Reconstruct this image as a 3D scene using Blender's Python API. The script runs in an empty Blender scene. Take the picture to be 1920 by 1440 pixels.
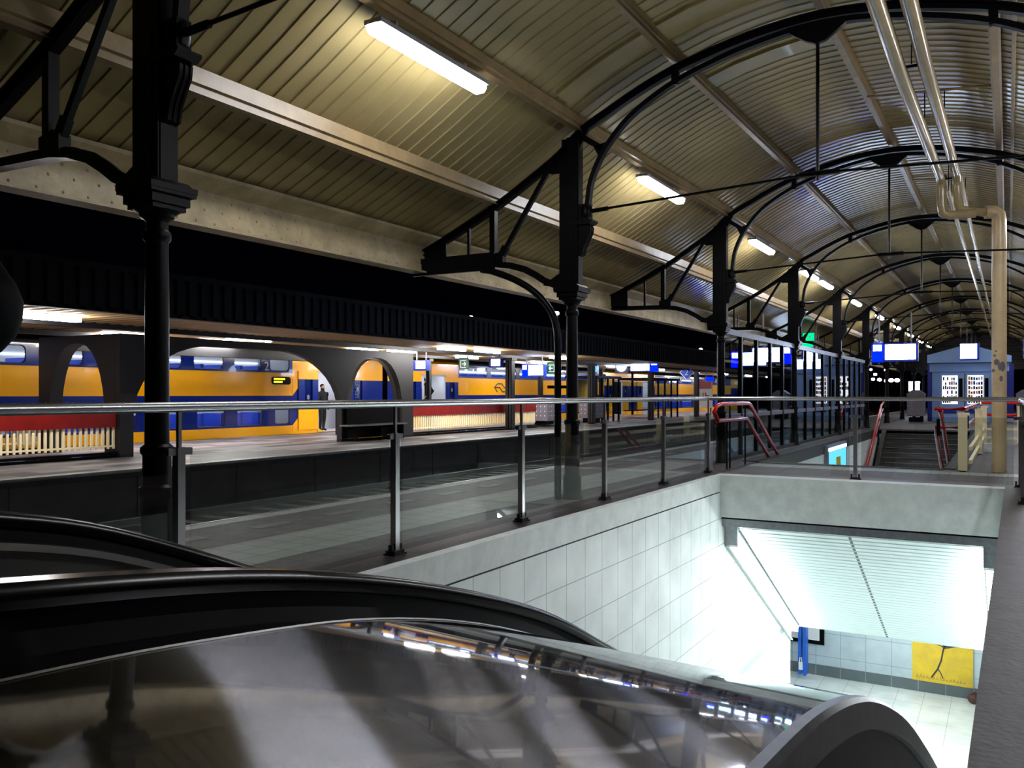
import bpy, bmesh, math, random
from mathutils import Vector
random.seed(7)
R = math.radians
SC = bpy.context.scene
COL = SC.collection

# ------------------------------------------------------------------ materials
def lin(h):
    if isinstance(h, str):
        v = [int(h[i:i + 2], 16) / 255 for i in (0, 2, 4)]
        return tuple(x / 12.92 if x <= .04045 else ((x + .055) / 1.055) ** 2.4 for x in v) + (1,)
    return tuple(h[:3]) + (1,)

def newmat(name):
    m = bpy.data.materials.new(name); m.use_nodes = True
    nt = m.node_tree; nt.nodes.clear()
    out = nt.nodes.new('ShaderNodeOutputMaterial')
    return m, nt, out

def N(nt, t, **kw):
    n = nt.nodes.new(t)
    for k, v in kw.items():
        if k.startswith('i_'):
            n.inputs[k[2:].replace('_', ' ')].default_value = v
        else:
            setattr(n, k, v)
    return n

def pbr(name, col, rough=.5, metal=0., spec=.5, noise=None, col2=None, bump=None, coat=0.):
    m, nt, out = newmat(name); L = nt.links
    b = N(nt, 'ShaderNodeBsdfPrincipled')
    b.inputs['Roughness'].default_value = rough
    b.inputs['Metallic'].default_value = metal
    b.inputs['Specular IOR Level'].default_value = spec
    b.inputs['Coat Weight'].default_value = coat
    b.inputs['Base Color'].default_value = lin(col)
    tc = N(nt, 'ShaderNodeTexCoord')
    if noise:
        nz = N(nt, 'ShaderNodeTexNoise'); nz.inputs['Scale'].default_value = noise; nz.inputs['Detail'].default_value = 6
        nz.inputs['Roughness'].default_value = .65
        L.new(tc.outputs['Object'], nz.inputs['Vector'])
        rp = N(nt, 'ShaderNodeValToRGB')
        rp.color_ramp.elements[0].position = .35; rp.color_ramp.elements[0].color = lin(col)
        rp.color_ramp.elements[1].position = .68; rp.color_ramp.elements[1].color = lin(col2 or col)
        L.new(nz.outputs['Fac'], rp.inputs['Fac']); L.new(rp.outputs['Color'], b.inputs['Base Color'])
    if bump:
        nb = N(nt, 'ShaderNodeTexNoise'); nb.inputs['Scale'].default_value = bump[0]; nb.inputs['Detail'].default_value = 4
        L.new(tc.outputs['Object'], nb.inputs['Vector'])
        bp = N(nt, 'ShaderNodeBump'); bp.inputs['Strength'].default_value = bump[1]; bp.inputs['Distance'].default_value = .01
        L.new(nb.outputs['Fac'], bp.inputs['Height']); L.new(bp.outputs['Normal'], b.inputs['Normal'])
    L.new(b.outputs['BSDF'], out.inputs['Surface'])
    return m

def emit(name, col, s):
    m, nt, out = newmat(name)
    e = N(nt, 'ShaderNodeEmission'); e.inputs['Color'].default_value = lin(col); e.inputs['Strength'].default_value = s
    nt.links.new(e.outputs[0], out.inputs['Surface'])
    return m

def glass(name, tint=(.9, .95, .93), refl=.9, ior=1.5, rough=.0):
    m, nt, out = newmat(name); L = nt.links
    t = N(nt, 'ShaderNodeBsdfTransparent'); t.inputs['Color'].default_value = lin(tint)
    g = N(nt, 'ShaderNodeBsdfGlossy'); g.inputs['Roughness'].default_value = rough; g.inputs['Color'].default_value = (refl, refl, refl, 1)
    lw = N(nt, 'ShaderNodeLayerWeight'); lw.inputs['Blend'].default_value = .5
    pw = N(nt, 'ShaderNodeMath', operation='POWER'); pw.inputs[1].default_value = 5; L.new(lw.outputs['Facing'], pw.inputs[0])
    f0 = ((ior - 1) / (ior + 1)) ** 2
    f = N(nt, 'ShaderNodeMath', operation='MULTIPLY_ADD'); f.inputs[1].default_value = 1 - f0; f.inputs[2].default_value = f0; L.new(pw.outputs[0], f.inputs[0])
    mx = N(nt, 'ShaderNodeMixShader')
    L.new(f.outputs[0], mx.inputs[0]); L.new(t.outputs[0], mx.inputs[1]); L.new(g.outputs[0], mx.inputs[2])
    L.new(mx.outputs[0], out.inputs['Surface'])
    return m

def tiles(name, axes, w, h, col, grout, rough=.15, off=0., mortar=.006, shift=(0, 0), col2=None, spec=.5, bump=.2):
    """square tiles / pavers laid in the plane of two world axes"""
    m, nt, out = newmat(name); L = nt.links
    tc = N(nt, 'ShaderNodeTexCoord'); sp = N(nt, 'ShaderNodeSeparateXYZ'); cb = N(nt, 'ShaderNodeCombineXYZ')
    L.new(tc.outputs['Object'], sp.inputs[0])
    ad = [N(nt, 'ShaderNodeMath', operation='ADD') for _ in (0, 1)]
    for i in (0, 1):
        L.new(sp.outputs['XYZ'.index(axes[i])], ad[i].inputs[0]); ad[i].inputs[1].default_value = shift[i] + 100 * (w, h)[i]
        L.new(ad[i].outputs[0], cb.inputs[i])
    br = N(nt, 'ShaderNodeTexBrick'); br.offset = off; br.squash = 1
    br.inputs['Scale'].default_value = 1; br.inputs['Brick Width'].default_value = w; br.inputs['Row Height'].default_value = h
    br.inputs['Mortar Size'].default_value = mortar; br.inputs['Mortar Smooth'].default_value = .1
    br.inputs['Color1'].default_value = lin(col); br.inputs['Color2'].default_value = lin(col2 or col); br.inputs['Mortar'].default_value = lin(grout)
    L.new(cb.outputs[0], br.inputs['Vector'])
    b = N(nt, 'ShaderNodeBsdfPrincipled'); b.inputs['Roughness'].default_value = rough; b.inputs['Specular IOR Level'].default_value = spec
    nz = N(nt, 'ShaderNodeTexNoise'); nz.inputs['Scale'].default_value = 1.7; nz.inputs['Detail'].default_value = 5
    L.new(tc.outputs['Object'], nz.inputs['Vector'])
    mr = N(nt, 'ShaderNodeMapRange'); mr.inputs['From Min'].default_value = .3; mr.inputs['From Max'].default_value = .7
    mr.inputs['To Min'].default_value = .82; mr.inputs['To Max'].default_value = 1.08
    L.new(nz.outputs['Fac'], mr.inputs['Value'])
    mx = N(nt, 'ShaderNodeMix', data_type='RGBA', blend_type='MULTIPLY'); mx.inputs[0].default_value = 1
    L.new(br.outputs['Color'], mx.inputs[6]); L.new(mr.outputs[0], mx.inputs[7])
    L.new(mx.outputs[2], b.inputs['Base Color'])
    bp = N(nt, 'ShaderNodeBump', invert=True); bp.inputs['Strength'].default_value = bump; bp.inputs['Distance'].default_value = .004
    L.new(br.outputs['Fac'], bp.inputs['Height']); L.new(bp.outputs['Normal'], b.inputs['Normal'])
    L.new(b.outputs[0], out.inputs['Surface'])
    return m

def brushed(name):
    """worn stainless steel: a fairly sharp mirror under a brushed, streaky glow"""
    m, nt, out = newmat(name); L = nt.links
    tc = N(nt, 'ShaderNodeTexCoord')
    mp = N(nt, 'ShaderNodeMapping'); mp.inputs['Scale'].default_value = (3, 60, 60)
    L.new(tc.outputs['Object'], mp.inputs[0])
    nz = N(nt, 'ShaderNodeTexNoise'); nz.inputs['Scale'].default_value = 2.2; nz.inputs['Detail'].default_value = 6
    L.new(mp.outputs[0], nz.inputs['Vector'])
    n2 = N(nt, 'ShaderNodeTexNoise'); n2.inputs['Scale'].default_value = 2.5; n2.inputs['Detail'].default_value = 5
    L.new(tc.outputs['Object'], n2.inputs['Vector'])
    # fine circular polishing scratches
    wv = N(nt, 'ShaderNodeTexWave', wave_type='RINGS', rings_direction='Z'); wv.inputs['Scale'].default_value = 26; wv.inputs['Distortion'].default_value = 2.5
    wv.inputs['Detail'].default_value = 3
    mp2 = N(nt, 'ShaderNodeMapping'); mp2.inputs['Location'].default_value = (.1, -.6, 0)
    L.new(tc.outputs['Object'], mp2.inputs[0]); L.new(mp2.outputs[0], wv.inputs['Vector'])
    g1 = N(nt, 'ShaderNodeBsdfAnisotropic'); g1.inputs['Roughness'].default_value = .035; g1.inputs['Color'].default_value = (.27, .27, .29, 1)
    g2 = N(nt, 'ShaderNodeBsdfAnisotropic'); g2.inputs['Roughness'].default_value = .10; g2.inputs['Color'].default_value = (.64, .64, .68, 1)
    g2.inputs['Anisotropy'].default_value = .82
    tg = N(nt, 'ShaderNodeCombineXYZ'); tg.inputs[0].default_value = .03; tg.inputs[1].default_value = .98; tg.inputs[2].default_value = -.12
    L.new(tg.outputs[0], g2.inputs['Tangent'])
    bp = N(nt, 'ShaderNodeBump'); bp.inputs['Strength'].default_value = .03; bp.inputs['Distance'].default_value = .001
    L.new(nz.outputs['Fac'], bp.inputs['Height']); 
    rr = N(nt, 'ShaderNodeMapRange'); rr.inputs['From Min'].default_value = .35; rr.inputs['From Max'].default_value = .65
    rr.inputs['To Min'].default_value = .20; rr.inputs['To Max'].default_value = .25; L.new(nz.outputs['Fac'], rr.inputs[0]); L.new(rr.outputs[0], g2.inputs['Roughness'])
    mr = N(nt, 'ShaderNodeMapRange'); mr.inputs['From Min'].default_value = .3; mr.inputs['From Max'].default_value = .75
    mr.inputs['To Min'].default_value = .42; mr.inputs['To Max'].default_value = .72
    L.new(n2.outputs['Fac'], mr.inputs[0])
    # polished ridges: the shallower the glance, the more mirror-like
    lw = N(nt, 'ShaderNodeLayerWeight'); lw.inputs['Blend'].default_value = .5
    fr = N(nt, 'ShaderNodeMapRange'); fr.inputs['From Min'].default_value = .5; fr.inputs['From Max'].default_value = .9
    fr.inputs['To Min'].default_value = 0; fr.inputs['To Max'].default_value = 1; L.new(lw.outputs['Facing'], fr.inputs[0])
    cr = N(nt, 'ShaderNodeValToRGB'); cr.color_ramp.elements[0].color = (.10, .10, .11, 1); cr.color_ramp.elements[1].color = (.62, .62, .64, 1)
    L.new(fr.outputs[0], cr.inputs[0]); L.new(cr.outputs[0], g1.inputs['Color'])
    iv = N(nt, 'ShaderNodeMath', operation='SUBTRACT'); iv.inputs[0].default_value = 1; L.new(fr.outputs[0], iv.inputs[1])
    ml = N(nt, 'ShaderNodeMath', operation='MULTIPLY'); L.new(mr.outputs[0], ml.inputs[0]); L.new(iv.outputs[0], ml.inputs[1])
    mx = N(nt, 'ShaderNodeMixShader'); L.new(ml.outputs[0], mx.inputs[0]); L.new(g1.outputs[0], mx.inputs[1]); L.new(g2.outputs[0], mx.inputs[2])
    L.new(mx.outputs[0], out.inputs['Surface'])
    return m

M = {}
M['iron'] = pbr('black_iron_paint', (.003, .0033, .0042), .38, spec=.13, bump=(40, .15))
M['sheet'] = pbr('cream_roof_sheet', 'a08f62', .28, spec=.4, noise=1.2, col2='918155', coat=.05)
M['purlin'] = pbr('cream_painted_steel', '957f59', .38, noise=3.5, col2='7d6948', bump=(14, .2))
M['girder'] = pbr('weathered_cream_girder', 'b7a67f', .5, noise=2.6, col2='8f7f5e', bump=(30, .25))
M['pipe'] = pbr('cream_pipe_paint', 'b8a57c', .22, noise=6, col2='ab976f', coat=.2)
M['pipe_worn'] = pbr('worn_cream_pipe', 'e6cda0', .32, noise=3.0, col2='d2b98e')
M['lamp'] = emit('fluorescent_tube_cover', (.90, .92, 1.0), 48)
M['lamp_case'] = pbr('lamp_housing_grey', '8a8a90', .4)
M['canopy_lamp'] = emit('canopy_tube_cover', (1.0, .97, .95), 92)
M['steel'] = pbr('satin_stainless', (.46, .46, .47), .27, metal=1)
M['steel_dark'] = pbr('grey_post_steel', (.26, .25, .24), .36, metal=.9)
M['brushed'] = brushed('worn_brushed_deck')
M['rim'] = pbr('ribbed_rim_steel', (.30, .31, .33), .38, metal=1, noise=14, col2=(.22, .23, .25))
M['pitch'] = pbr('pitch_black', (.0012, .0014, .002), .7, spec=.1)
M['skirt'] = pbr('dark_skirt_panel', (.045, .042, .04), .42, metal=.6, noise=5, col2=(.03, .028, .026))
M['rubber'] = pbr('black_handrail_rubber', (.003, .003, .0035), .22, spec=.4)
M['black'] = pbr('matt_black', (.003, .003, .0035), .5, spec=.06)
M['glass'] = glass('clear_rail_glass', (.85, .88, .87), .9, 1.5)
M['screenglass'] = glass('wind_screen_glass', (.62, .74, .82), .9, 1.6)
M['pane'] = glass('window_glass', (.75, .82, .88), .9, 1.5)
M['pave'] = tiles('grey_paving', 'XY', .3, .3, '574d4a', '2e2a28', .55, .5, .008, col2='675b59', spec=.3)
M['pave_isl'] = tiles('island_paving', 'YX', 1.5, .5, 'a29a9e', '6a6464', .5, .37, .02, col2='4a4446', spec=.3)
M['lightpave'] = tiles('light_tactile_paving', 'XY', .3, .3, 'a3a49c', '70706a', .5, 0, .008, spec=.3)
M['whiteline'] = pbr('white_edge_stone', 'b9b9b4', .5, noise=3, col2='94938f')
M['dash'] = pbr('pale_worn_dash', '76746f', .5, noise=6, col2='5c5a56')
M['coping'] = pbr('brown_coping_stone', '4a413d', .5, noise=5, col2='2f2a28', bump=(25, .5))
M['concrete'] = pbr('pale_concrete', 'e6ece9', .6, noise=4, col2='cfd6d3', bump=(18, .4))
M['concrete_dk'] = pbr('dark_platform_concrete', '3c3a39', .7, noise=1.5, col2='2a2928', bump=(12, .4))
M['ballast'] = pbr('track_ballast', '2c2926', .9, noise=22, col2='141312', bump=(30, 1.))
M['rail'] = pbr('worn_rail_steel', (.12, .115, .11), .4, metal=.9)
M['sleeper'] = pbr('sleeper_concrete', '3a3734', .9)
M['tile'] = tiles('white_wall_tiles', 'YZ', .475, .45, 'edf4f2', 'a4aeac', .5, 0, .006, (0.12, .23), bump=.05, spec=.3)
M['tile_x'] = tiles('white_far_tiles', 'XZ', .62, .62, 'bccad2', '93a2aa', .2, 0, .008, (.1, .6))
M['tile_base'] = tiles('grey_skirting_tiles', 'XZ', .62, .9, '5d686b', '9aa3a5', .3, 0, .008, (.1, .3), bump=.1)
M['tile_floor'] = tiles('white_hall_floor', 'XY', .6, .6, 'e6ecea', 'b4bbb9', .25, 0, .006)
M['slat'] = pbr('pale_ceiling_slats', 'a3b0ae', .4)
M['soffit_bk'] = pbr('dark_soffit_void', '3a4342', .7)
M['hallroom'] = emit('hall_room_tube', (.93, 1.0, 1.0), 13)
M['halllamp'] = emit('hall_tube', (.94, 1.0, 1.02), 88)
M['plate'] = pbr('pale_metal_plate', 'b9c2c1', .45)
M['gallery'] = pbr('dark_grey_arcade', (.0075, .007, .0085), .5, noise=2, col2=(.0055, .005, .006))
M['fascia'] = pbr('black_fascia_sheet', (.008, .008, .0095), .6)
M['soffit_cream'] = pbr('cream_canopy_sheet', 'b8986a', .5, noise=2, col2='a5875c')
M['red'] = pbr('red_gloss_paint', '80100a', .35, noise=3, col2='6e0b06')
M['redrail'] = pbr('red_handrail_paint', 'c0140f', .25, coat=.3)
M['cream'] = pbr('cream_fence_paint', 'ffefc2', .4)
M['yellow'] = pbr('train_yellow', 'ffb400', .22, spec=.5, coat=.3)
M['blue'] = pbr('train_blue', '001e78', .22, spec=.5, coat=.3)
M['roofgrey'] = pbr('train_roof_grey', '3b3a38', .6)
M['inner'] = pbr('train_interior_grey', 'a2a6ae', .5)
M['seatblue'] = pbr('train_seat_blue', '2148c8', .6)
M['frame_dk'] = pbr('window_rubber', (.01, .01, .014), .4)
M['trainlamp'] = emit('coach_tube', (.95, .97, 1.0), 11)
M['led'] = emit('yellow_led_text', (1.0, .85, .02), 2.2)
M['boardblue'] = pbr('notice_board_blue', '0a58c4', .4)
M['diablue'] = pbr('diamond_sign_blue', '2c5ae0', .4)
M['white'] = pbr('white_paint', 'e6e6e6', .4)
M['navy'] = pbr('navy_mark', '14204f', .4)
M['signblue'] = emit('lit_sign_blue', (.0, .004, 1.0), 8)
M['signcase'] = pbr('sign_case_blue', '0b1f86', .35)
M['screen'] = emit('lit_screen_white', (.60, .76, 1.0), 22)
M['vend_back'] = emit('vending_backlight', (.9, .92, 1.0), 1.6)
M['screen_cy'] = emit('lit_screen_cyan', (.1, .45, 1.0), 2.2)
M['green'] = pbr('sign_green', '0b4a33', .4)
M['greenlit'] = emit('lit_exit_green', (.0, .75, .22), 1.6)
M['bulb'] = emit('distant_lamp', (1.0, .86, .95), 12)
M['greybox'] = pbr('grey_cabinet', '7c7884', .4, noise=4, col2='6b6873')
M['kiosk'] = pbr('blue_grey_kiosk', '8fb2e6', .4, noise=2, col2='86a8da')
M['poster_y'] = pbr('yellow_poster_paint', 'e8c322', .5, noise=2.2, col2='c9a83a')
M['poster_ink'] = pbr('poster_ink', '2a2440', .5)
M['posterred'] = pbr('poster_red', 'a01535', .4)
M['cloth'] = pbr('dark_coat_cloth', '15151c', .9)
M['skin'] = pbr('skin', 'b98a72', .6)
M['stairs'] = pbr('dark_stair_stone', '4a4240', .5, noise=6, col2='352f2d')
M['nosing'] = pbr('stair_nosing', 'b5ada6', .5)
M['gable'] = tiles('far_gable_boards', 'XZ', 6., .3, '3c322d', '1a1614', .6, .5, .02)
M['brown'] = pbr('brown_leather', '4a2a22', .6)

# ------------------------------------------------------------------ mesh builder
class MB:
    def __init__(s): s.v = []; s.f = []; s.m = []
    def _add(s, vs, fs, mi=0):
        o = len(s.v); s.v += [tuple(p) for p in vs]
        for f in fs: s.f.append(tuple(o + i for i in f)); s.m.append(mi)
        return s
    def box(s, x0, x1, y0, y1, z0, z1, mi=0):
        vs = [(x, y, z) for z in (z0, z1) for y in (y0, y1) for x in (x0, x1)]
        return s._add(vs, [(0, 2, 3, 1), (4, 5, 7, 6), (0, 1, 5, 4), (2, 6, 7, 3), (0, 4, 6, 2), (1, 3, 7, 5)], mi)
    def prism(s, pts, ax, a0, a1, mi=0):
        def P(p, a): return {'X': (a, p[0], p[1]), 'Y': (p[0], a, p[1]), 'Z': (p[0], p[1], a)}[ax]
        n = len(pts)
        vs = [P(p, a0) for p in pts] + [P(p, a1) for p in pts]
        fs = [tuple(range(n)), tuple(range(2 * n - 1, n - 1, -1))] + [(i, (i + 1) % n, n + (i + 1) % n, n + i) for i in range(n)]
        return s._add(vs, fs, mi)
    def strip(s, path, w, ax, a0, a1, mi=0):
        """a bar of width w following a 2-D path, extruded along ax"""
        n = len(path); up, dn = [], []
        for i in range(n):
            a = path[max(i - 1, 0)]; b = path[min(i + 1, n - 1)]
            dx, dz = b[0] - a[0], b[1] - a[1]; l = math.hypot(dx, dz) or 1
            nx, nz = -dz / l * w / 2, dx / l * w / 2
            up.append((path[i][0] + nx, path[i][1] + nz)); dn.append((path[i][0] - nx, path[i][1] - nz))
        def P(p, a): return {'X': (a, p[0], p[1]), 'Y': (p[0], a, p[1]), 'Z': (p[0], p[1], a)}[ax]
        vs = []
        for i in range(n): vs += [P(up[i], a0), P(up[i], a1), P(dn[i], a1), P(dn[i], a0)]
        fs = []
        for i in range(n - 1):
            o = 4 * i
            for k in range(4): fs.append((o + k, o + (k + 1) % 4, o + 4 + (k + 1) % 4, o + 4 + k))
        fs += [(0, 1, 2, 3), tuple(4 * (n - 1) + k for k in (3, 2, 1, 0))]
        return s._add(vs, fs, mi)
    def tube(s, path, r, n=10, mi=0, r2=None):
        path = [Vector(p) for p in path]; rings = []
        up = Vector((0, 0, 1))
        for i, p in enumerate(path):
            d = (path[min(i + 1, len(path) - 1)] - path[max(i - 1, 0)]).normalized()
            ref = up if abs(d.dot(up)) < .95 else Vector((1, 0, 0))
            if i and abs(d.dot(prev)) < .99:
                a = (prev - d * prev.dot(d)).normalized()
            else:
                a = d.cross(ref).normalized() if i == 0 else (prev - d * prev.dot(d)).normalized()
            b = d.cross(a); prev = a
            rr = r if r2 is None else r + (r2 - r) * i / (len(path) - 1)
            rings.append([p + (a * math.cos(t) + b * math.sin(t)) * rr for t in [2 * math.pi * k / n for k in range(n)]])
        vs = [q for g in rings for q in g]; fs = []
        for i in range(len(rings) - 1):
            for k in range(n): fs.append((i * n + k, i * n + (k + 1) % n, (i + 1) * n + (k + 1) % n, (i + 1) * n + k))
        fs += [tuple(range(n - 1, -1, -1)), tuple((len(rings) - 1) * n + k for k in range(n))]
        return s._add(vs, fs, mi)
    def lathe(s, cx, cy, prof, n=20, mi=0):
        vs = [(cx + r * math.cos(2 * math.pi * k / n), cy + r * math.sin(2 * math.pi * k / n), z) for r, z in prof for k in range(n)]
        fs = []
        for i in range(len(prof) - 1):
            for k in range(n): fs.append((i * n + k, i * n + (k + 1) % n, (i + 1) * n + (k + 1) % n, (i + 1) * n + k))
        fs += [tuple(range(n - 1, -1, -1)), tuple((len(prof) - 1) * n + k for k in range(n))]
        return s._add(vs, fs, mi)
    def ball(s, c, rx, ry, rz, nu=14, nv=9, mi=0):
        vs = []; fs = []
        for j in range(nv + 1):
            t = math.pi * j / nv
            for k in range(nu):
                a = 2 * math.pi * k / nu
                vs.append((c[0] + rx * math.sin(t) * math.cos(a), c[1] + ry * math.sin(t) * math.sin(a), c[2] - rz * math.cos(t)))
        for j in range(nv):
            for k in range(nu): fs.append((j * nu + k, j * nu + (k + 1) % nu, (j + 1) * nu + (k + 1) % nu, (j + 1) * nu + k))
        return s._add(vs, fs, mi)
    def sweep(s, sections, closed=False, mi=0, caps=False):
        """loft of equal-length point lists"""
        n = len(sections[0]); vs = [p for g in sections for p in g]; fs = []
        for i in range(len(sections) - 1):
            for k in range(n if closed else n - 1):
                fs.append((i * n + k, i * n + (k + 1) % n, (i + 1) * n + (k + 1) % n, (i + 1) * n + k))
        if caps: fs += [tuple(range(n)), tuple((len(sections) - 1) * n + k for k in range(n - 1, -1, -1))]
        return s._add(vs, fs, mi)
    def quad(s, a, b, c, d, mi=0): return s._add([a, b, c, d], [(0, 1, 2, 3)], mi)
    def build(s, name, mat, parent=None, origin=None, smooth=True, ang=35, recalc=True):
        me = bpy.data.meshes.new(name)
        if parent is not None:
            off = WL[parent.name]
        elif origin is not None:
            off = Vector(origin)
        else:
            xs, ys, zs = zip(*s.v); off = Vector(((min(xs) + max(xs)) / 2, (min(ys) + max(ys)) / 2, min(zs)))
        me.from_pydata([(x - off.x, y - off.y, z - off.z) for x, y, z in s.v], [], s.f)
        mats = mat if isinstance(mat, (list, tuple)) else [mat]
        for k in mats: me.materials.append(M[k])
        me.polygons.foreach_set('material_index', s.m)
        if recalc:
            bm = bmesh.new(); bm.from_mesh(me)
            bmesh.ops.remove_doubles(bm, verts=bm.verts, dist=1e-5)
            bmesh.ops.recalc_face_normals(bm, faces=bm.faces); bm.to_mesh(me); bm.free()
        if smooth:
            me.shade_smooth(); me.set_sharp_from_angle(angle=R(ang))
        me.update()
        o = bpy.data.objects.new(name, me); COL.objects.link(o)
        if parent is not None:
            o.parent = parent; WL[o.name] = off.copy()
        else:
            o.location = off; WL[o.name] = off.copy()
        return o

WL = {}
def tag(o, label, cat, group=None, kind=None):
    if label: o['label'] = label
    if cat: o['category'] = cat
    if group: o['group'] = group
    if kind: o['kind'] = kind
    return o
def thing(name, label, cat, loc, group=None):
    o = bpy.data.objects.new(name, None); o.empty_display_size = .1; COL.objects.link(o)
    o.location = loc; WL[o.name] = Vector(loc)
    return tag(o, label, cat, group)
def struct(name, mb, mat, label=None, **k):
    o = mb.build(name, mat, origin=(0, 0, 0), **k); o['kind'] = 'structure'
    if label: o['label'] = label
    return o
def copy_tree(o, loc, label=None, parent=None):
    c = o.copy(); COL.objects.link(c)
    if parent is None:
        c.location = loc
        WL[c.name] = Vector(loc)
        if label: c['label'] = label
    else:
        c.parent = parent; WL[c.name] = WL[parent.name].copy()
    for ch in list(o.children): copy_tree(ch, None, None, c)
    return c
def text(body, size, parent, origin, rot, mat, name='numeral', ext=.002):
    cu = bpy.data.curves.new(name, 'FONT'); cu.body = body; cu.size = size; cu.extrude = ext
    cu.align_x = 'CENTER'; cu.align_y = 'CENTER'; cu.materials.append(M[mat])
    tmp = bpy.data.objects.new(name + '_curve', cu); COL.objects.link(tmp)
    dg = bpy.context.evaluated_depsgraph_get(); me = bpy.data.meshes.new_from_object(tmp.evaluated_get(dg))
    bpy.data.objects.remove(tmp); me.materials.clear(); me.materials.append(M[mat])
    o = bpy.data.objects.new(name, me); COL.objects.link(o); o.parent = parent
    o.location = Vector(origin) - WL[parent.name]; o.rotation_euler = rot
    return o
def cat_rom(pts, n):
    """smooth curve through (x, y) knots, n samples per span"""
    out = []
    for i in range(len(pts) - 1):
        p0 = pts[max(i - 1, 0)]; p1 = pts[i]; p2 = pts[i + 1]; p3 = pts[min(i + 2, len(pts) - 1)]
        for j in range(n):
            t = j / n
            out.append(tuple(.5 * (2 * p1[k] + (p2[k] - p0[k]) * t + (2 * p0[k] - 5 * p1[k] + 4 * p2[k] - p3[k]) * t * t + (3 * p1[k] - p0[k] - 3 * p2[k] + p3[k]) * t ** 3) for k in (0, 1)))
    out.append(pts[-1]); return out
def interp(pts, x):
    if x <= pts[0][0]: return pts[0][1]
    for a, b in zip(pts, pts[1:]):
        if x <= b[0]: return a[1] + (b[1] - a[1]) * (x - a[0]) / (b[0] - a[0])
    return pts[-1][1]
XC = -1.9                                             # centre line of the platform roof
mir = lambda x: 2 * XC - x
TY = [3.9, 10.45, 17.42] + [24.39 + 6.97 * i for i in range(8)]   # truss planes along the platform
ORD = ['first', 'second', 'third', 'fourth', 'fifth', 'sixth', 'seventh', 'eighth', 'ninth', 'tenth', 'eleventh', 'twelfth']
def kz(y): return interp([(10.45, 1.0), (17.42, 1.055)], y)
def rz(z, y): return 3.25 + (z - 3.25) * kz(y) if z > 3.25 else z

# ------------------------------------------------------------------ roof
PROF = [(-7.75, 3.70), (-7.05, 4.02), (-6.34, 4.36), (-5.8, 4.66), (-5.3, 4.96), (-4.95, 5.19), (-4.55, 5.41), (-4.1, 5.61), (-3.66, 5.78), (-3.2, 5.92), (-2.7, 6.02), (-2.3, 6.07), (-1.9, 6.08)]
PROF = PROF + [(mir(x), z) for x, z in PROF[-2::-1]]
def roof():
    mb = MB(); secs = []
    y = -4.0; p = .22
    while y < 76:
        for dy, d in ((0, 0), (.010, .016), (.034, .016), (.044, 0)):
            yy = y + dy
            secs.append([(x, yy, rz(z, yy) - d) for x, z in PROF])
        y += p
    secs.append([(x, y, rz(z, y)) for x, z in PROF])
    mb.sweep(secs)
    top = [[(x, yy, rz(z, yy) + .12) for x, z in PROF] for yy in (-4, 10.45, 17.42, 76)]
    mb.sweep(top)
    return struct('ceiling', mb, 'sheet', 'cream ribbed sheet vault over the near platform', ang=20, recalc=False)
roof()
def along(x, z, w, h, y0=-4, y1=76):
    """a purlin: rectangular bar following the roof along the platform, with two mouldings"""
    ys = [y0, 10.45, 17.42, y1]
    sec = [(-w / 2, h / 2), (w / 2, h / 2), (w / 2, -h * .15), (w * .32, -h * .2), (w * .32, -h / 2), (-w * .32, -h / 2), (-w * .32, -h * .2), (-w / 2, -h * .15)]
    return MB().sweep([[(x + a, y, rz(z + b, y)) for a, b in sec] for y in ys], closed=True, caps=True)
for i, (x, z, w, h) in enumerate([(-6.36, 4.24, .20, .22), (-5.02, 5.06, .15, .16), (-3.66, 5.70, .13, .14), (-1.9, 6.0, .13, .14), (mir(-3.66), 5.70, .13, .14), (mir(-5.02), 5.06, .15, .16), (mir(-6.36), 4.24, .2, .22)]):
    struct('trim_%d' % (i + 1), along(x, z, w, h), 'purlin', 'cream painted purlin under the roof sheets')
# cream flashing cover beside the right-hand purlin
struct('trim_8', along(.06, 5.66, .05, .06), 'purlin', 'slim cream conduit beside the purlin')
for j, sgn in enumerate((1, -1)):
    mb = MB()
    fx = lambda x: x if sgn == 1 else mir(x)
    X = -7.62
    mb.box(min(fx(X), fx(X + .03)), max(fx(X), fx(X + .03)), -4, 76, 3.24, 3.72)
    mb.box(min(fx(X - .1), fx(X + .14)), max(fx(X - .1), fx(X + .14)), -4, 76, 3.225, 3.25)
    mb.prism([(fx(X + .03), 3.25), (fx(X + .045), 3.25), (fx(X + .045), 3.36), (fx(X + .03), 3.36)], 'Y', -4, 76)
    mb.prism([(fx(X - .02), 3.60), (fx(X + .2), 3.76), (fx(X + .2), 3.80), (fx(X - .02), 3.72)], 'Y', -4, 76)
    y = 1.0
    while y < 22 and sgn == 1:
        for z, dx in ((3.30, .045), (3.44, .03), (3.56, .03)):
            mb.ball((X + dx, y + (.12 if z > 3.4 and z < 3.5 else 0), z), .012, .016, .016, 6, 4)
        if abs((y / 6.97) % 1 - .5) < .02: mb.box(X + .03, X + .042, y, y + .6, 3.25, 3.62)
        y += .25
    struct('trim_%d' % (9 + j), mb, 'girder', 'riveted cream eaves girder', ang=30)
# flat cover strips on the sheets beside the second truss
for i, (y0, y1, xa, xb) in enumerate(((9.55, 9.93, -4.9, -1.95), (11.55, 11.95, -3.6, -1.95))):
    xs = [xa] + [x for x, z in PROF if xa < x < xb] + [xb]
    struct('trim_%d' % (30 + i), MB().sweep([[(x, y0, rz(interp(PROF, x), y0) - .04), (x, y1, rz(interp(PROF, x), y1) - .04), (x, y1, rz(interp(PROF, x), y1) + .02), (x, y0, rz(interp(PROF, x), y0) + .02)] for x in xs], closed=True, caps=True), 'sheet', 'flat cover strip across the roof sheets')
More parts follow.
